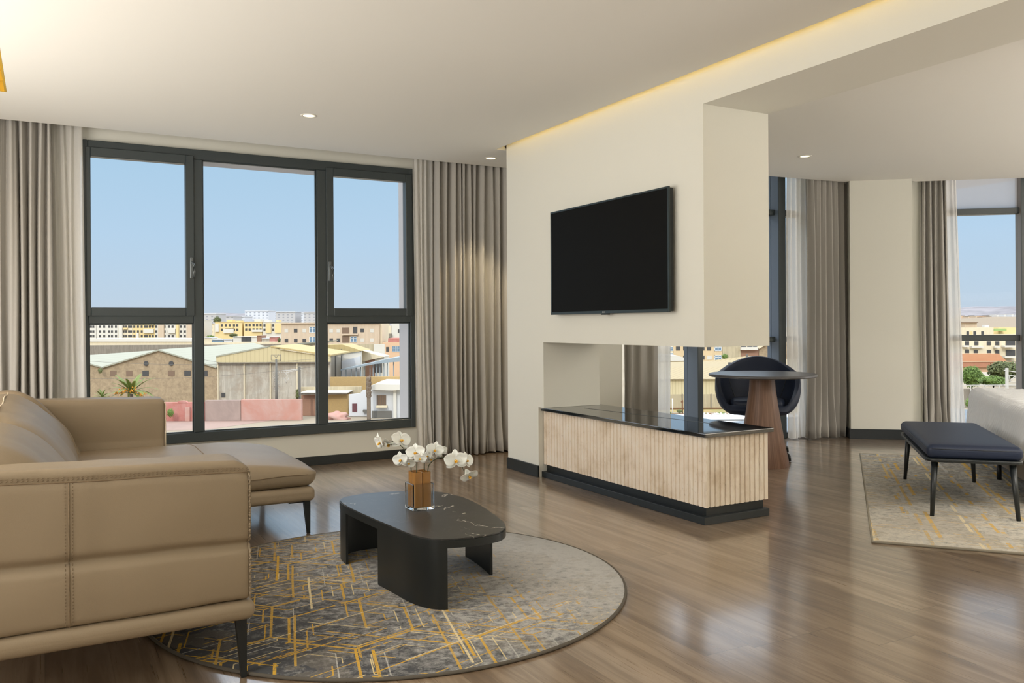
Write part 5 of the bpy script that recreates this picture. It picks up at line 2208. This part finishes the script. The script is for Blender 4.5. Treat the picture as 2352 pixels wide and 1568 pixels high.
# roof planes running back from the gable
def roofplane(e_, name, mat, p0, p1, D0, D1, rise=0.0, th=0.25):
    bm_ = BM()
    a, b__ = e_.P(*p0, D0), e_.P(*p1, D0)
    a2, b2 = a+Vector((0, D1-D0, rise)), b__+Vector((0, D1-D0, rise))
    vs_ = [bm_.verts.new(v) for v in (a, b__, b2, a2)]
    vt = [bm_.verts.new(v.co+Vector((0, 0, th))) for v in vs_]
    bm_.faces.new(vs_[::-1])
    bm_.faces.new(vt)
    for i in range(4):
        bm_.faces.new((vs_[i], vs_[(i+1) % 4], vt[(i+1) % 4], vt[i]))
    return link(name, bm_, mat, e_.root)


roofplane(e, 'roof', M_ROOFPALE, (233, 845.5), (363.4, 805.5), D_-0.4, D_+55)
roofplane(e, 'roof', M_ROOFPALE, (363.4, 805.5), (495.5, 845.5), D_-0.4, D_+55)
roofplane(e, 'roof', M_ROOFPALE, (150, 822), (235, 845.5), D_-0.4, D_+55)
e.wins([(259.5, 857), (296.5, 857), (393.5, 857)], 1.1, 0.95, M_BRSHUT, name='opening')
e.wins([(334, 857), (430, 857), (469, 857)], 1.1, 0.95, M_DWIN, name='opening')
for px in (335.3, 393.1):
    bm = BM()
    c = e.P(px, 834.4)
    M_ = Matrix.Translation(c) @ Matrix.Rotation(PI/2, 4, 'X')
    g = bmesh.ops.create_cone(bm, cap_ends=True, segments=24, radius1=0.42, radius2=0.42, depth=0.3)
    bmesh.ops.transform(bm, matrix=M_, verts=g['verts'])
    link('round_vent', bm, M_DWIN, e.root)
tree('dark bush growing in the valley of the brick warehouse roof', 229.5, 851, 6, 7, 149, M_LEAFD, 31, 'bush', 'bush', 300)

# cream metal warehouse with concrete panel wall
e = Ext('metal_warehouse', 'cream sheet metal warehouse over stained concrete panels', 'warehouse', 614, 150.5)
D_ = 150.5
e.box('panel_wall', M_CONC, 497, 757, 832, None, D_, D_+1)
e.poly('gable_cladding', M_CREAM, [(496, 819.6), (614.5, 797.6), (621, 797.6), (640, 801.5), (757, 817.5), (757, 832), (496.5, 832)], D_-0.6, D_+0.4)
e.box('ledge', M_DARKB, 497, 757, 831.5, 833, D_-0.8, D_, label='dark drip ledge')
for px in (499.5, 560, 620, 681.5, 742):
    e.box('column', M_CREAMR, px-1.2, px+1.2, 833, None, D_-0.35, D_)
e.wins([(512, 907)], 0.7, 0.8, M_DWIN, name='opening')
roofplane(e, 'roof', M_ROOFPALE, (495, 820), (614.5, 797.4), D_-0.7, D_+60)
roofplane(e, 'roof', M_YROOF, (621, 797.4), (760, 817.5), D_-0.7, D_+17)
e.poly('eave_teeth', M_CREAMR, [(642, 801.5), (734, 814.2), (734, 815.2), (642, 802.5)], D_-0.9, D_-0.6)

# further shed to the right with a yellow roof and white end walls
e = Ext('metal_warehouse', 'yellow roofed shed with white walls left of the canopy', 'warehouse', 800, 170)
e.poly('end_wall', M_WHT, [(745, 817), (829, 806.5), (829, 875), (745, 875)], 170, 171)
e.poly('roof', M_YROOF, [(745, 792), (786, 791), (831, 805.5), (745, 816.5)], 169.6, 180)
e.poly('cladding', M_WHT2, [(784, 829), (826, 818), (826, 875), (784, 875)], 169, 170)
e.wins([(770, 836), (784, 836)], 0.25, 6.0, M_POLE, 169.5, 'column')
e = Ext('gable_shed', 'white gabled shed behind the blue grey canopy', 'shed', 855, 178)
e.poly('wall', M_WHT, [(826, 806), (882, 819.5), (882, 890), (826, 890)], 178.6, 186)
e.poly('roof', M_CREAMR, [(829, 806), (882, 819), (836, 829.5), (826, 824)], 178, 186)
e.wins([(846, 850), (853, 850)], 1.3, 4.5, M_RBRICK, 178.5, 'door')
e.wins([(868, 843)], 1.6, 2.2, M_DWIN, 178.5)

# blue grey canopy on slender posts
e = Ext('canopy', 'long blue grey sheet canopy on slender posts above the brick wall', 'canopy', 850, 160)
e.poly('roof', M_CANOPY, [(781, 848), (860, 831), (890, 824), (935, 817), (935, 829), (893, 832), (860, 836), (781, 851)], 158, 168)
for i, px in enumerate((783, 794, 806, 817, 828, 836, 849, 856, 864, 872, 881, 889, 903)):
    yt = 850-(px-781)*0.2
    e.box('post', M_CANOPY, px-0.8, px+0.8, yt, None, 159, 159.2)
# yellow brown brick wall in front
e = Ext('brick_wall', 'yellow brown brick boundary wall under the canopy', 'wall', 845, 150)
e.box('wall', M_YBRICK, 757, 940, 865, None, 150, 150.6)
e = Ext('brick_wall', 'lower weathered tan brick wall left of the dead palm', 'wall', 790, 146)
e.box('wall', M_CONC2, 690, 829, 888, None, 146, 146.6)
e = Ext('lean_to_shed', 'brick lean-to shed with a pale sheet roof line, left of the white wall', 'shed', 758, 143)
e.box('wall', M_RBRICK, 691, 731, 906, None, 143, 146)
e.box('wall', M_YBRICK, 731, 798, 906, None, 143.1, 146)
e.poly('roof', M_WHT, [(689, 901), (798, 900.5), (798, 902.2), (689, 903.2)], 141.6, 146)
e.poly('eave_shade_strip', M_DARKB, [(690, 903.2), (797, 902.2), (797, 905), (690, 906.5)], 141.8, 142)  # dark strip stands in for the shade under the shed roof

# white wall with a dark gate, and the white house
e = Ext('garden_wall', 'white garden wall with a dark maroon gate beside the dead palm', 'wall', 825, 141)
e.poly('wall', M_WHT2, [(800, 906), (826, 903), (832, 896), (850, 893), (850, 956), (800, 956)], 141, 141.5)
e.wins([(813.5, 936)], 0.8, 1.4, flat('maroon_gate', (0.13, 0.045, 0.05), 0.7), name='gate')
e.box('bin', M_POLE, 832, 842, 941, 947, 140.3, 141)
e = Ext('white_house', 'small white flat roofed house with a barred window, right pane', 'house', 890, 139)
e.box('wall', M_WHT2, 850, 940, 896, None, 139, 150)
e.poly('roof_fascia', M_WHT, [(849, 886), (862, 881.5), (940, 883), (940, 894), (900, 896.5), (849, 895)], 137.6, 150)
e.box('corner_pillar', M_WHT, 902.5, 909, 896, None, 138.4, 139)
e.box('plinth', M_POLE, 853, 898, 943.5, None, 138.8, 139)
e.wins([(875, 918.8)], 1.55, 1.65, M_BRSHUT, 139)
e.box('window_sill', M_CREAMR, 863, 887.5, 931.5, 936, 138.2, 139)
bm = BM()
for i in range(5):
    c = e.P(866.5+i*4.3, 918.8, 138.8)
    box(bm, c.x-0.02, c.x+0.02, c.y, c.y+0.04, c.z-0.85, c.z+0.85)
link('window_bars', bm, M_POLE, e.root)

# pink walls and parking
e = Ext('pink_wall', 'strong pink painted wall with a doorway outline, left pane', 'wall', 410, 136)
e.box('wall', M_PINKRED, 300, 469.5, 924, None, 136, 136.8)
e.poly('arched_top', M_PINKRED, [(407, 924.5), (407, 922), (412, 920.2), (418, 920), (424, 920.5), (430, 924.5)], 135.9, 136.5)
e.box('pilaster', M_PINK, 423.5, 434, 935, None, 135.6, 136)
e = Ext('grey_wall', 'grey stained wall between the strong pink and pale pink walls', 'wall', 510, 136)
e.box('wall', M_GREYPINK, 470, 551.5, 919, None, 136.1, 136.9)
e = Ext('pink_wall', 'pale pink rendered wall under the concrete panels, centre pane', 'wall', 621, 136)
e.box('wall', M_PINK, 552.5, 691, 917.5, None, 136, 136.9)
e = Ext('rubble_heap', 'pale pink rubble heap in front of the brick shed', 'rubble', 776, 137)
bm = BM()
c = e.P(776, 950)
ico(bm, (0, 0, 0.2), 1.0, 3, (1.8, 1.0, 0.95), 0.6, 3)
link('mound', bm, M_PINK, e.root)
bm = BM()
box(bm, e.x(700), e.x(760), 0, 2, 0, 1)
bm.free()
# pavement of pinkish dust and a pale kerb line across the yard
for nm_, m_, pts_ in (('path_forecourt', M_ROAD, [(480, 986), (700, 956), (960, 952), (960, 1060), (200, 1060)]),):
    bm = BM()
    vs = []
    for px, py in pts_:
        d = at(px, py, 1000)-Vector((0, 0, CAMZ))
        k_ = (ZG-0.022-CAMZ)/d.z
        p = Vector((0, 0, CAMZ))+d*k_
        vs.append(bm.verts.new(p))
    bm.faces.new(vs)
    o = struct(nm_, bm, m_)
pg = [(300, 966), (470, 964), (693, 955.5), (478, 986), (300, 990)]
bm = BM()
vs = []
for px, py in pg:
    d = at(px, py, 1000)-Vector((0, 0, CAMZ))
    vs.append(bm.verts.new(Vector((0, 0, CAMZ))+d*((ZG-0.014-CAMZ)/d.z)))
bm.faces.new(vs)
struct('path_pink_dust', bm, ext_mat('pink_dust', (0.36, 0.25, 0.205), nz=0.08, nscale=0.2))
tree('small green bush in front of the strong pink wall', 390.5, 948, 8.5, 11, 134.6, M_LEAF, 41, 'bush', 'bush', 500)


def palm(label, px, py, D, spread, n_, seed, up=0.9, dates=True, zt_=None):
    """date palm: trunk up to the crown centre, arching fronds with many leaflets"""
    e = Ext('palm_tree', label, 'palm tree', px, D)
    c = e.P(px, py)
    s = spread*D/FPX
    rnd = random.Random(seed)
    bm_ = BM()
    tube(bm_, [(0, 0, 0), (0.05, 0, c.z*0.5), (0, 0, c.z-0.1)], [0.28, 0.24, 0.22], 10)
    link('trunk', bm_, M_TRUNK, e.root)
    bm_ = BM()
    for i in range(n_):
        az = 2*PI*i/n_+rnd.uniform(-0.2, 0.2)
        el = rnd.uniform(0.15, 1.35)*up
        L_ = s*rnd.uniform(0.8, 1.1)
        pts_ = []
        p = Vector((0, 0, c.z))
        ang = el
        for k_ in range(13):
            pts_.append(p.copy())
            p = p+Vector((math.cos(az)*math.cos(ang), math.sin(az)*math.cos(ang), math.sin(ang)))*L_/12
            ang -= (0.075+0.03*k_/12)*(1.15 if el < 0.9*up else 0.7)
        tube(bm_, pts_, [0.035*(1-k_/14) for k_ in range(13)], 5)
        side = Vector((-math.sin(az), math.cos(az), 0))
        for k_ in range(1, 12):
            for q_ in range(3):
                b0 = pts_[k_]+(pts_[k_+1 if k_ < 12 else k_]-pts_[k_])*q_/3
                dr = (pts_[k_+1]-pts_[k_]).normalized()
                ll = L_*0.20*(1-abs(k_-5.5)/9)
                for sg in (-1, 1):
                    tip = b0+side*sg*ll*0.75+dr*ll*0.75-Vector((0, 0, ll*0.12))
                    wv = dr*0.085
                    bm_.faces.new([bm_.verts.new(v) for v in (b0-wv, b0+wv, tip)])
    link('crown', bm_, M_FROND, e.root)
    if dates:
        for i in range(4):
            bm_ = BM()
            az = i*1.7+rnd.random()
            cc = Vector(((-1.6, -0.5, 0.55, 1.7)[i], -0.7, c.z+(0.15, 0.45, 0.5, -0.15)[i]))
            for q_ in range(26):
                g_ = Vector((rnd.gauss(0, 0.3), rnd.gauss(0, 0.2), rnd.gauss(0, 0.17)))
                gg = bmesh.ops.create_icosphere(bm_, subdivisions=1, radius=0.09)
                bmesh.ops.translate(bm_, vec=cc+g_, verts=gg['verts'])
            link('date_cluster', bm_, M_DATES, e.root)
    return e


palm('large palm tree with orange date clusters above the sofa arm', 301, 903, 120, 58, 24, 5)
palm('small upright palm tree left of the large date palm', 234, 913, 125, 24, 14, 8, up=1.15, dates=False)

# dead palm trunk
e = Ext('dead_palm_trunk', 'bare dead palm trunk with a shaggy top in front of the white house', 'tree trunk', 846, 136)
zt_ = e.z(846, 865)
bm = BM()
pr = []
for i in range(30):
    k_ = i/29
    pr.append((0.32 if k_ < 0.55 else 0.42+0.06*math.sin(i*2.1)-0.12*max(0, k_-0.9)/0.1, zt_*k_))
lathe(bm, pr, 14)
link('trunk', bm, M_TRUNK, e.root)
bm = BM()
rnd = random.Random(4)
for i in range(120):
    a = rnd.uniform(0, 2*PI)
    z = zt_*rnd.uniform(0.52, 1.0)
    p = Vector((0.40*math.cos(a), 0.40*math.sin(a), z))
    q_ = p*1.0+Vector((0.12*math.cos(a), 0.12*math.sin(a), 0.28))
    s_ = Vector((-math.sin(a), math.cos(a), 0))*0.07
    bm.faces.new([bm.verts.new(v) for v in (p-s_, p+s_, q_)])
link('leaf_stubs', bm, M_BRSHUT, e.root)


# utility poles and lattice beam in front of the concrete wall
e = Ext('utility_pole', 'tall utility pole with forked arms in front of the cream warehouse', 'pole', 634, 138)
bm = BM()
tube(bm, [(0, 0, 0), (0, 0, e.z(634, 824))], [0.26, 0.15], 10)
link('mast', bm, M_POLE, e.root)
bm = BM()
for a, b__ in (((634, 822), (628, 815)), ((634, 822), (639.5, 814)), ((622.5, 815), (644, 815)), ((622.5, 827), (644, 827)), ((622.5, 815), (622.5, 827)), ((644, 814), (644, 829)), ((630, 829), (640, 829))):
    tube(bm, [e.P(*a), e.P(*b__)], 0.035, 5)
link('cross_arms', bm, M_POLE, e.root)
bm = BM()
rnd = random.Random(2)
for i in range(9):
    y0_ = 858+i*5
    for sg in (-1, 1):
        tube(bm, [e.P(634, y0_), e.P(634+sg*rnd.uniform(3, 8), y0_-rnd.uniform(0, 4)), e.P(634+sg*rnd.uniform(2, 6), y0_+rnd.uniform(2, 6))], 0.03, 4)
link('cable_brackets', bm, M_PALEPOLE, e.root)
e = Ext('catenary_gantry', 'lattice gantry beam between the utility pole and the short post', 'gantry', 687, 138.5)
bm = BM()
box(bm, -0.18, 0.18, -0.15, 0.15, 0, e.z(687, 842))
link('post', bm, M_POLE, e.root)
bm = BM()
tube(bm, [e.P(631, 853), e.P(691, 847.5)], 0.06, 5)
tube(bm, [e.P(633, 857), e.P(660, 855), e.P(691, 848)], 0.05, 5)
for i in range(10):
    a = 634+i*5.5
    tube(bm, [e.P(a, 852.8-i*0.5), e.P(a+2.5, 857-i*0.55)], 0.03, 4)
link('lattice_beam', bm, M_PALEPOLE, e.root)
bm = BM()
for a, b__ in (((655, 856), (653, 868)), ((653, 868), (657, 880)), ((663, 866), (657, 880)), ((655, 856), (663, 866)), ((650, 870), (656, 868))):
    tube(bm, [e.P(*a), e.P(*b__)], 0.04, 4)
link('hanging_insulators', bm, M_PALEPOLE, e.root)
tree('dark climbing shrub at the foot of the short gantry post', 682, 906, 4, 14, 137.5, M_LEAFD, 51, 'bush', 'bush', 300)
# overhead wires: each span a thing of its own
for i, (p0, p1) in enumerate((((150, 826), (757, 822)), ((150, 868), (757, 838)), ((467, 826), (757, 833)))):
    lab = ('highest thin overhead wire across the roofs', 'overhead wire sloping across the brick gable', 'overhead wire crossing the cream cladding')[i]
    bm = BM()
    a, b__ = at(*p0, 134.5), at(*p1, 134.5)
    sag = [a+(b__-a)*t/12-Vector((0, 0, 0.9*math.sin(PI*t/12))) for t in range(13)]
    tube(bm, sag, 0.02, 4)
    tag(link('overhead_wire', bm, M_POLE), lab, 'wire')

# ------------------------------------------------------------------ view behind the round table (window 2)
e = Ext('apartment_block', 'ochre apartment building with white framed windows behind the round table', 'apartment building', 1600, 268)
e.box('wall', M_TANAPT2, 1546, 1659, 740, None, 268, 282)
e.wins([(1557, 800), (1573.6, 800), (1613, 800), (1628, 800), (1557, 779), (1573.6, 779), (1613, 779), (1628, 779), (1573.6, 821), (1613, 821)], 1.35, 1.25, M_DWIN)
e.wins([(1628.5, 821)], 1.6, 1.25, M_SHUT)
e.wins([(1649, 799), (1649, 822), (1649, 776)], 2.3, 1.9, M_BWIN, frame=M_WFRAME)
e = Ext('apartment_block', 'cream apartment building cut by the sheer curtain in the niche view', 'apartment building', 1530, 268)
e.box('wall', M_CREAMR, 1505, 1545.5, 740, None, 268, 282)
e.wins([(1541, 801), (1541, 815), (1541, 786)], 1.4, 1.3, M_BWIN, frame=M_WFRAME)
e = Ext('apartment_block', 'blank ochre walled building left of the white balcony', 'apartment building', 1681, 268)
e.box('wall', M_CONC2, 1659.5, 1701.5, 745, None, 268, 282)
e = Ext('apartment_block', 'building with a white balcony over red brick, behind the chair', 'apartment building', 1721, 268)
e.box('wall', M_RBRICK, 1702, 1742, 802, None, 268, 281)
e.box('upper_wall', M_CREAMR, 1702, 1742, 750, 802, 268.4, 281)
e.box('balcony', M_WHT, 1702, 1741, 797, 803.5, 266.5, 268.4)
e.wins([(1708, 792), (1722, 792), (1735, 792)], 1.6, 1.4, M_DWIN, 268.3)
e = Ext('apartment_block', 'weathered tan brick building at the post behind the table', 'apartment building', 1780, 268)
e.box('wall', M_BRICK, 1743, 1960, 775, None, 268, 282)
e.poly('roof', M_CREAMR, [(1740, 797), (1756, 786), (1800, 775), (1800, 779), (1760, 791), (1743, 801)], 267, 282)
tree('bright green bush between the ochre buildings', 1664.5, 818, 8.5, 7, 240, M_LEAF, 61, 'bush', 'bush', 500)

e = Ext('ribbed_warehouse', 'long warehouse with ribbed cream roof behind the navy chair', 'warehouse', 1640, 153)
e.box('sheet_wall', M_CREAMW2, 1490, 1960, 870.5, 905, 153, 154)
e.box('concrete_wall', M_CONC2, 1490, 1960, 905, None, 152.6, 154)
roof_pts = [((1490, 870.5), 152.3), ((1960, 870.5), 152.3), ((1960, 843), 166), ((1490, 843), 166)]
bm = BM()
vs = [bm.verts.new(e.P(*p, D)) for p, D in roof_pts]
bm.faces.new(vs)
vs2 = [bm.verts.new(e.P(*p, D)) for p, D in (((1490, 843), 166), ((1960, 843), 166), ((1960, 832), 182), ((1770, 822), 184), ((1719, 817), 185), ((1612, 830), 183), ((1490, 832), 182))]
bm.faces.new(vs2)
link('roof', bm, M_ROOFW2, e.root)
bm = BM()
for i in range(7):
    c = e.P(1500+i*66, 904, 152.5)
    box(bm, c.x-0.1, c.x+0.1, c.y-0.05, c.y, 0, c.z)
link('wall_joints', bm, M_DARKB, e.root)
e.box('chimney', M_POLE, 1714, 1718, 813, 822, 184, 184.5)
e.box('roof_vent', M_DWIN, 1673, 1678.5, 832, 837, 170, 170.5)
e = Ext('pale_roof_shed', 'pale low roofed shed behind the ribbed warehouse, by the curtain', 'shed', 1555, 205)
e.poly('roof', M_WHT, [(1490, 815), (1556, 816.5), (1590, 827), (1560, 829), (1490, 829)], 205, 215)
e.box('wall', M_CREAMR, 1490, 1590, 829, None, 205.5, 214)

# railway strip
bm = BM()
vs = []
for px, py in ((1480, 947), (1960, 947), (1960, 934.6), (1480, 934.6)):
    d = at(px, py, 1000)-Vector((0, 0, CAMZ))
    vs.append(bm.verts.new(Vector((0, 0, CAMZ))+d*((ZG-0.014-CAMZ)/d.z)))
bm.faces.new(vs)
struct('path_rail_ballast', bm, M_BALLAST)
for (py, D, lab) in ((935.5, 150, 'rusty railway rail nearest the concrete wall'), (948.5, 141, 'rusty railway rail nearest the shrubs')):
    bm = BM()
    a, b__ = at(1480, py, D), at(1960, py-3, D)
    tube(bm, [Vector((a.x, a.y, ZG+0.1)), Vector((b__.x, b__.y, ZG+0.1))], 0.14, 6)
    tag(link('rail', bm, M_RUST), lab, 'rail')
for i, (px, py, rx, ry, D) in enumerate(((1655, 951, 14, 5, 138), (1560, 944, 8, 5, 140), (1690, 951, 16, 4, 136), (1535, 950, 8, 6, 138), (1618, 953, 9, 4, 136))):
    tree(('green shrub clump beside the white roof edge', 'small shrub beneath the brown signal post', 'shrub clump hidden partly by the walnut cone', 'shrub by the white pole at the curtain', 'low shrub right of the wide window post')[i], px, py, rx, ry, D, M_LEAFD if i % 2 else M_LEAF, 70+i, 'bush', 'bush', 300)
for px, y0_, y1_, m_, lab in ((1543.6, 915, 949, M_WFRAME, 'thin white pole seen through the niche'), (1566.6, 918, 950, M_RUST, 'brown signal post seen through the niche')):
    e = Ext('trackside_pole', lab, 'pole', px, 142)
    bm = BM()
    tube(bm, [(0, 0, 0), (0, 0, e.z(px, y0_))], 0.09, 8)
    link('mast', bm, m_, e.root)
    if m_ is M_RUST:
        bm = BM()
        box(bm, -0.25, 0.1, -0.1, 0.1, e.z(px, 924), e.z(px, 920))
        link('signal_box', bm, m_, e.root)
# white flat roof close below, seen under the table
e = Ext('flat_roof_building', 'white flat roof edge with stones close below the bedroom window', 'building', 1700, 75)
zr = e.z(1700, 960)
bm = BM()
box(bm, e.x(1480), e.x(2000), -9, 3.5, 0, zr)
link('wall', bm, M_WROOF, e.root)
for i in range(3):
    bm = BM()
    box(bm, e.x(1480), e.x(2000), -8+i*3, -7.8+i*3, zr, zr+0.12)
    link('pipe', bm, M_POLE, e.root)
bm = BM()
rnd = random.Random(9)
for i in range(150):
    s_ = rnd.uniform(0.06, 0.15)
    ico_ = bmesh.ops.create_icosphere(bm, subdivisions=1, radius=s_)
    bmesh.ops.translate(bm, vec=Vector((rnd.uniform(e.x(1600), e.x(1980)), 3+rnd.uniform(-0.5, 0.4), zr+0.05)), verts=ico_['verts'])
link('stones', bm, M_WHT, e.root)['kind'] = 'stuff'

# ------------------------------------------------------------------ view in the corner window 3
e = Ext('apartment_block', 'cream apartment block with dark balconies seen above the bed', 'apartment building', 2270, 320)
e.box('wall', M_CREAMR, 2195, 2282, 752, None, 320, 335)
e.box('wall', M_CREAMR, 2282, 2365, 767, None, 321, 335)
e.box('roof_hut', M_TANAPT, 2217, 2244, 741, 752, 323, 330)
e.box('hut_roof', M_BRSHUT, 2215, 2247, 739.5, 741.2, 322, 331)
e.box('roof_wall', M_YEL, 2293, 2333, 752, 768, 325, 330)
e.box('awning', flat('green_awning', (0.32, 0.45, 0.16), 0.8), 2283, 2312, 754.5, 760, 322, 325)
e.wins([(2222.5, 764.5), (2238.5, 764.5), (2256.5, 764.5)], 1.0, 1.35, M_DWIN)
e.wins([(2230.5, 764.5)], 1.0, 1.35, M_YEL)
e.wins([(2221, 788), (2242.5, 788), (2271, 788), (2290.5, 788), (2221, 807), (2241, 808), (2271.5, 808), (2290.5, 808)], 1.5, 1.5, M_DWIN, 320.9)
e.wins([(2221, 788), (2242.5, 788), (2221, 807), (2241, 808), (2271, 788), (2271.5, 808)], 1.5, 1.5, M_DWIN, 319.9)
e.wins([(2320.5, 786), (2320.5, 810)], 3.6, 2.2, M_DWIN, 320.9, 'loggia')
for (a, b__, t) in ((2214, 2226, 793), (2232, 2260, 794.5), (2285, 2297, 794), (2308, 2333, 793.5), (2308, 2335, 818)):
    e.box('balcony', M_WHT, a, b__, t, t+4, 318.5, 321)
e.box('roof_tank', M_WHT2, 2262, 2271, 746, 752, 322, 324)
e = Ext('house', 'house with a broad orange clay tile roof above the bed', 'house', 2262, 240)
e.poly('roof', M_TILE, [(2190, 812), (2294, 812), (2312, 829), (2190, 830)], 240, 244)
e.poly('lower_roof', flat('dark_clay_tile', (0.42, 0.19, 0.11), 0.9, nz=0.15, nscale=0.8), [(2190, 831), (2322, 829.5), (2330, 843), (2190, 843)], 238, 240)
e.box('ridge_tiles', M_PEACH, 2190, 2316, 829, 831, 237.8, 238.2)
e.box('wall', M_PEACH, 2192, 2320, 843, None, 239, 250)
e = Ext('garden_wall', 'white yard wall between the trees above the bed', 'wall', 2272, 215)
e.box('wall', M_WHT, 2251, 2300, 855, None, 215, 216)
tree('bright green tree beside the sheer curtain above the bed', 2231, 864, 26, 24, 185, M_LEAF, 81, n_=2200)
tree('large olive green tree in front of the tiled house', 2303, 850, 36, 20, 200, M_LEAFD, 82, n_=2200)
tree('low green tree between the two larger trees', 2280, 874, 30, 11, 178, M_LEAF, 83, n_=1600)
tree('olive tree at the right post of the corner window', 2345, 845, 18, 20, 205, M_LEAFD, 84, n_=1200)
e = Ext('catenary_mast', 'pale railway catenary mast with a lattice arm above the bed', 'mast', 2312, 165)
bm = BM()
box(bm, -0.22, 0.22, -0.2, 0.2, 0, e.z(2312, 845))
link('post', bm, M_PALEPOLE, e.root)
bm = BM()
for a, b__ in (((2305, 850), (2345, 856)), ((2312, 861), (2345, 866)), ((2318, 862), (2318, 876)), ((2318, 876), (2330, 864)), ((2330, 864), (2342, 879)), ((2318, 876), (2342, 879))):
    tube(bm, [e.P(*a), e.P(*b__)], 0.09, 5)
link('lattice_arm', bm, M_PALEPOLE, e.root)
e = Ext('trackside_fence', 'grey rail fence below the trees beside the bed', 'fence', 2240, 150)
bm = BM()
box(bm, e.x(2190), e.x(2352), 0, 0.15, e.z(2240, 885), e.z(2240, 883.5))
link('rail', bm, M_PALEPOLE, e.root)
bm = BM()
box(bm, e.x(2190), e.x(2352), 0.4, 0.8, 0, e.z(2240, 893))
link('kerb_wall', bm, M_DARKB, e.root)
for px in (2229, 2262, 2295):
    e.box('post', M_PALEPOLE, px-0.8, px+0.8, 884, None, 150, 150.15)
for i, (px, py, rx, ry, D) in enumerate(((2228, 925, 14, 12, 110), (2250, 915, 12, 8, 115))):
    tree(('yellow green bush low beside the bed corner', 'bush behind the coverlet corner')[i], px, py, rx, ry, D, M_LEAF, 90+i, 'bush', 'bush', 500)
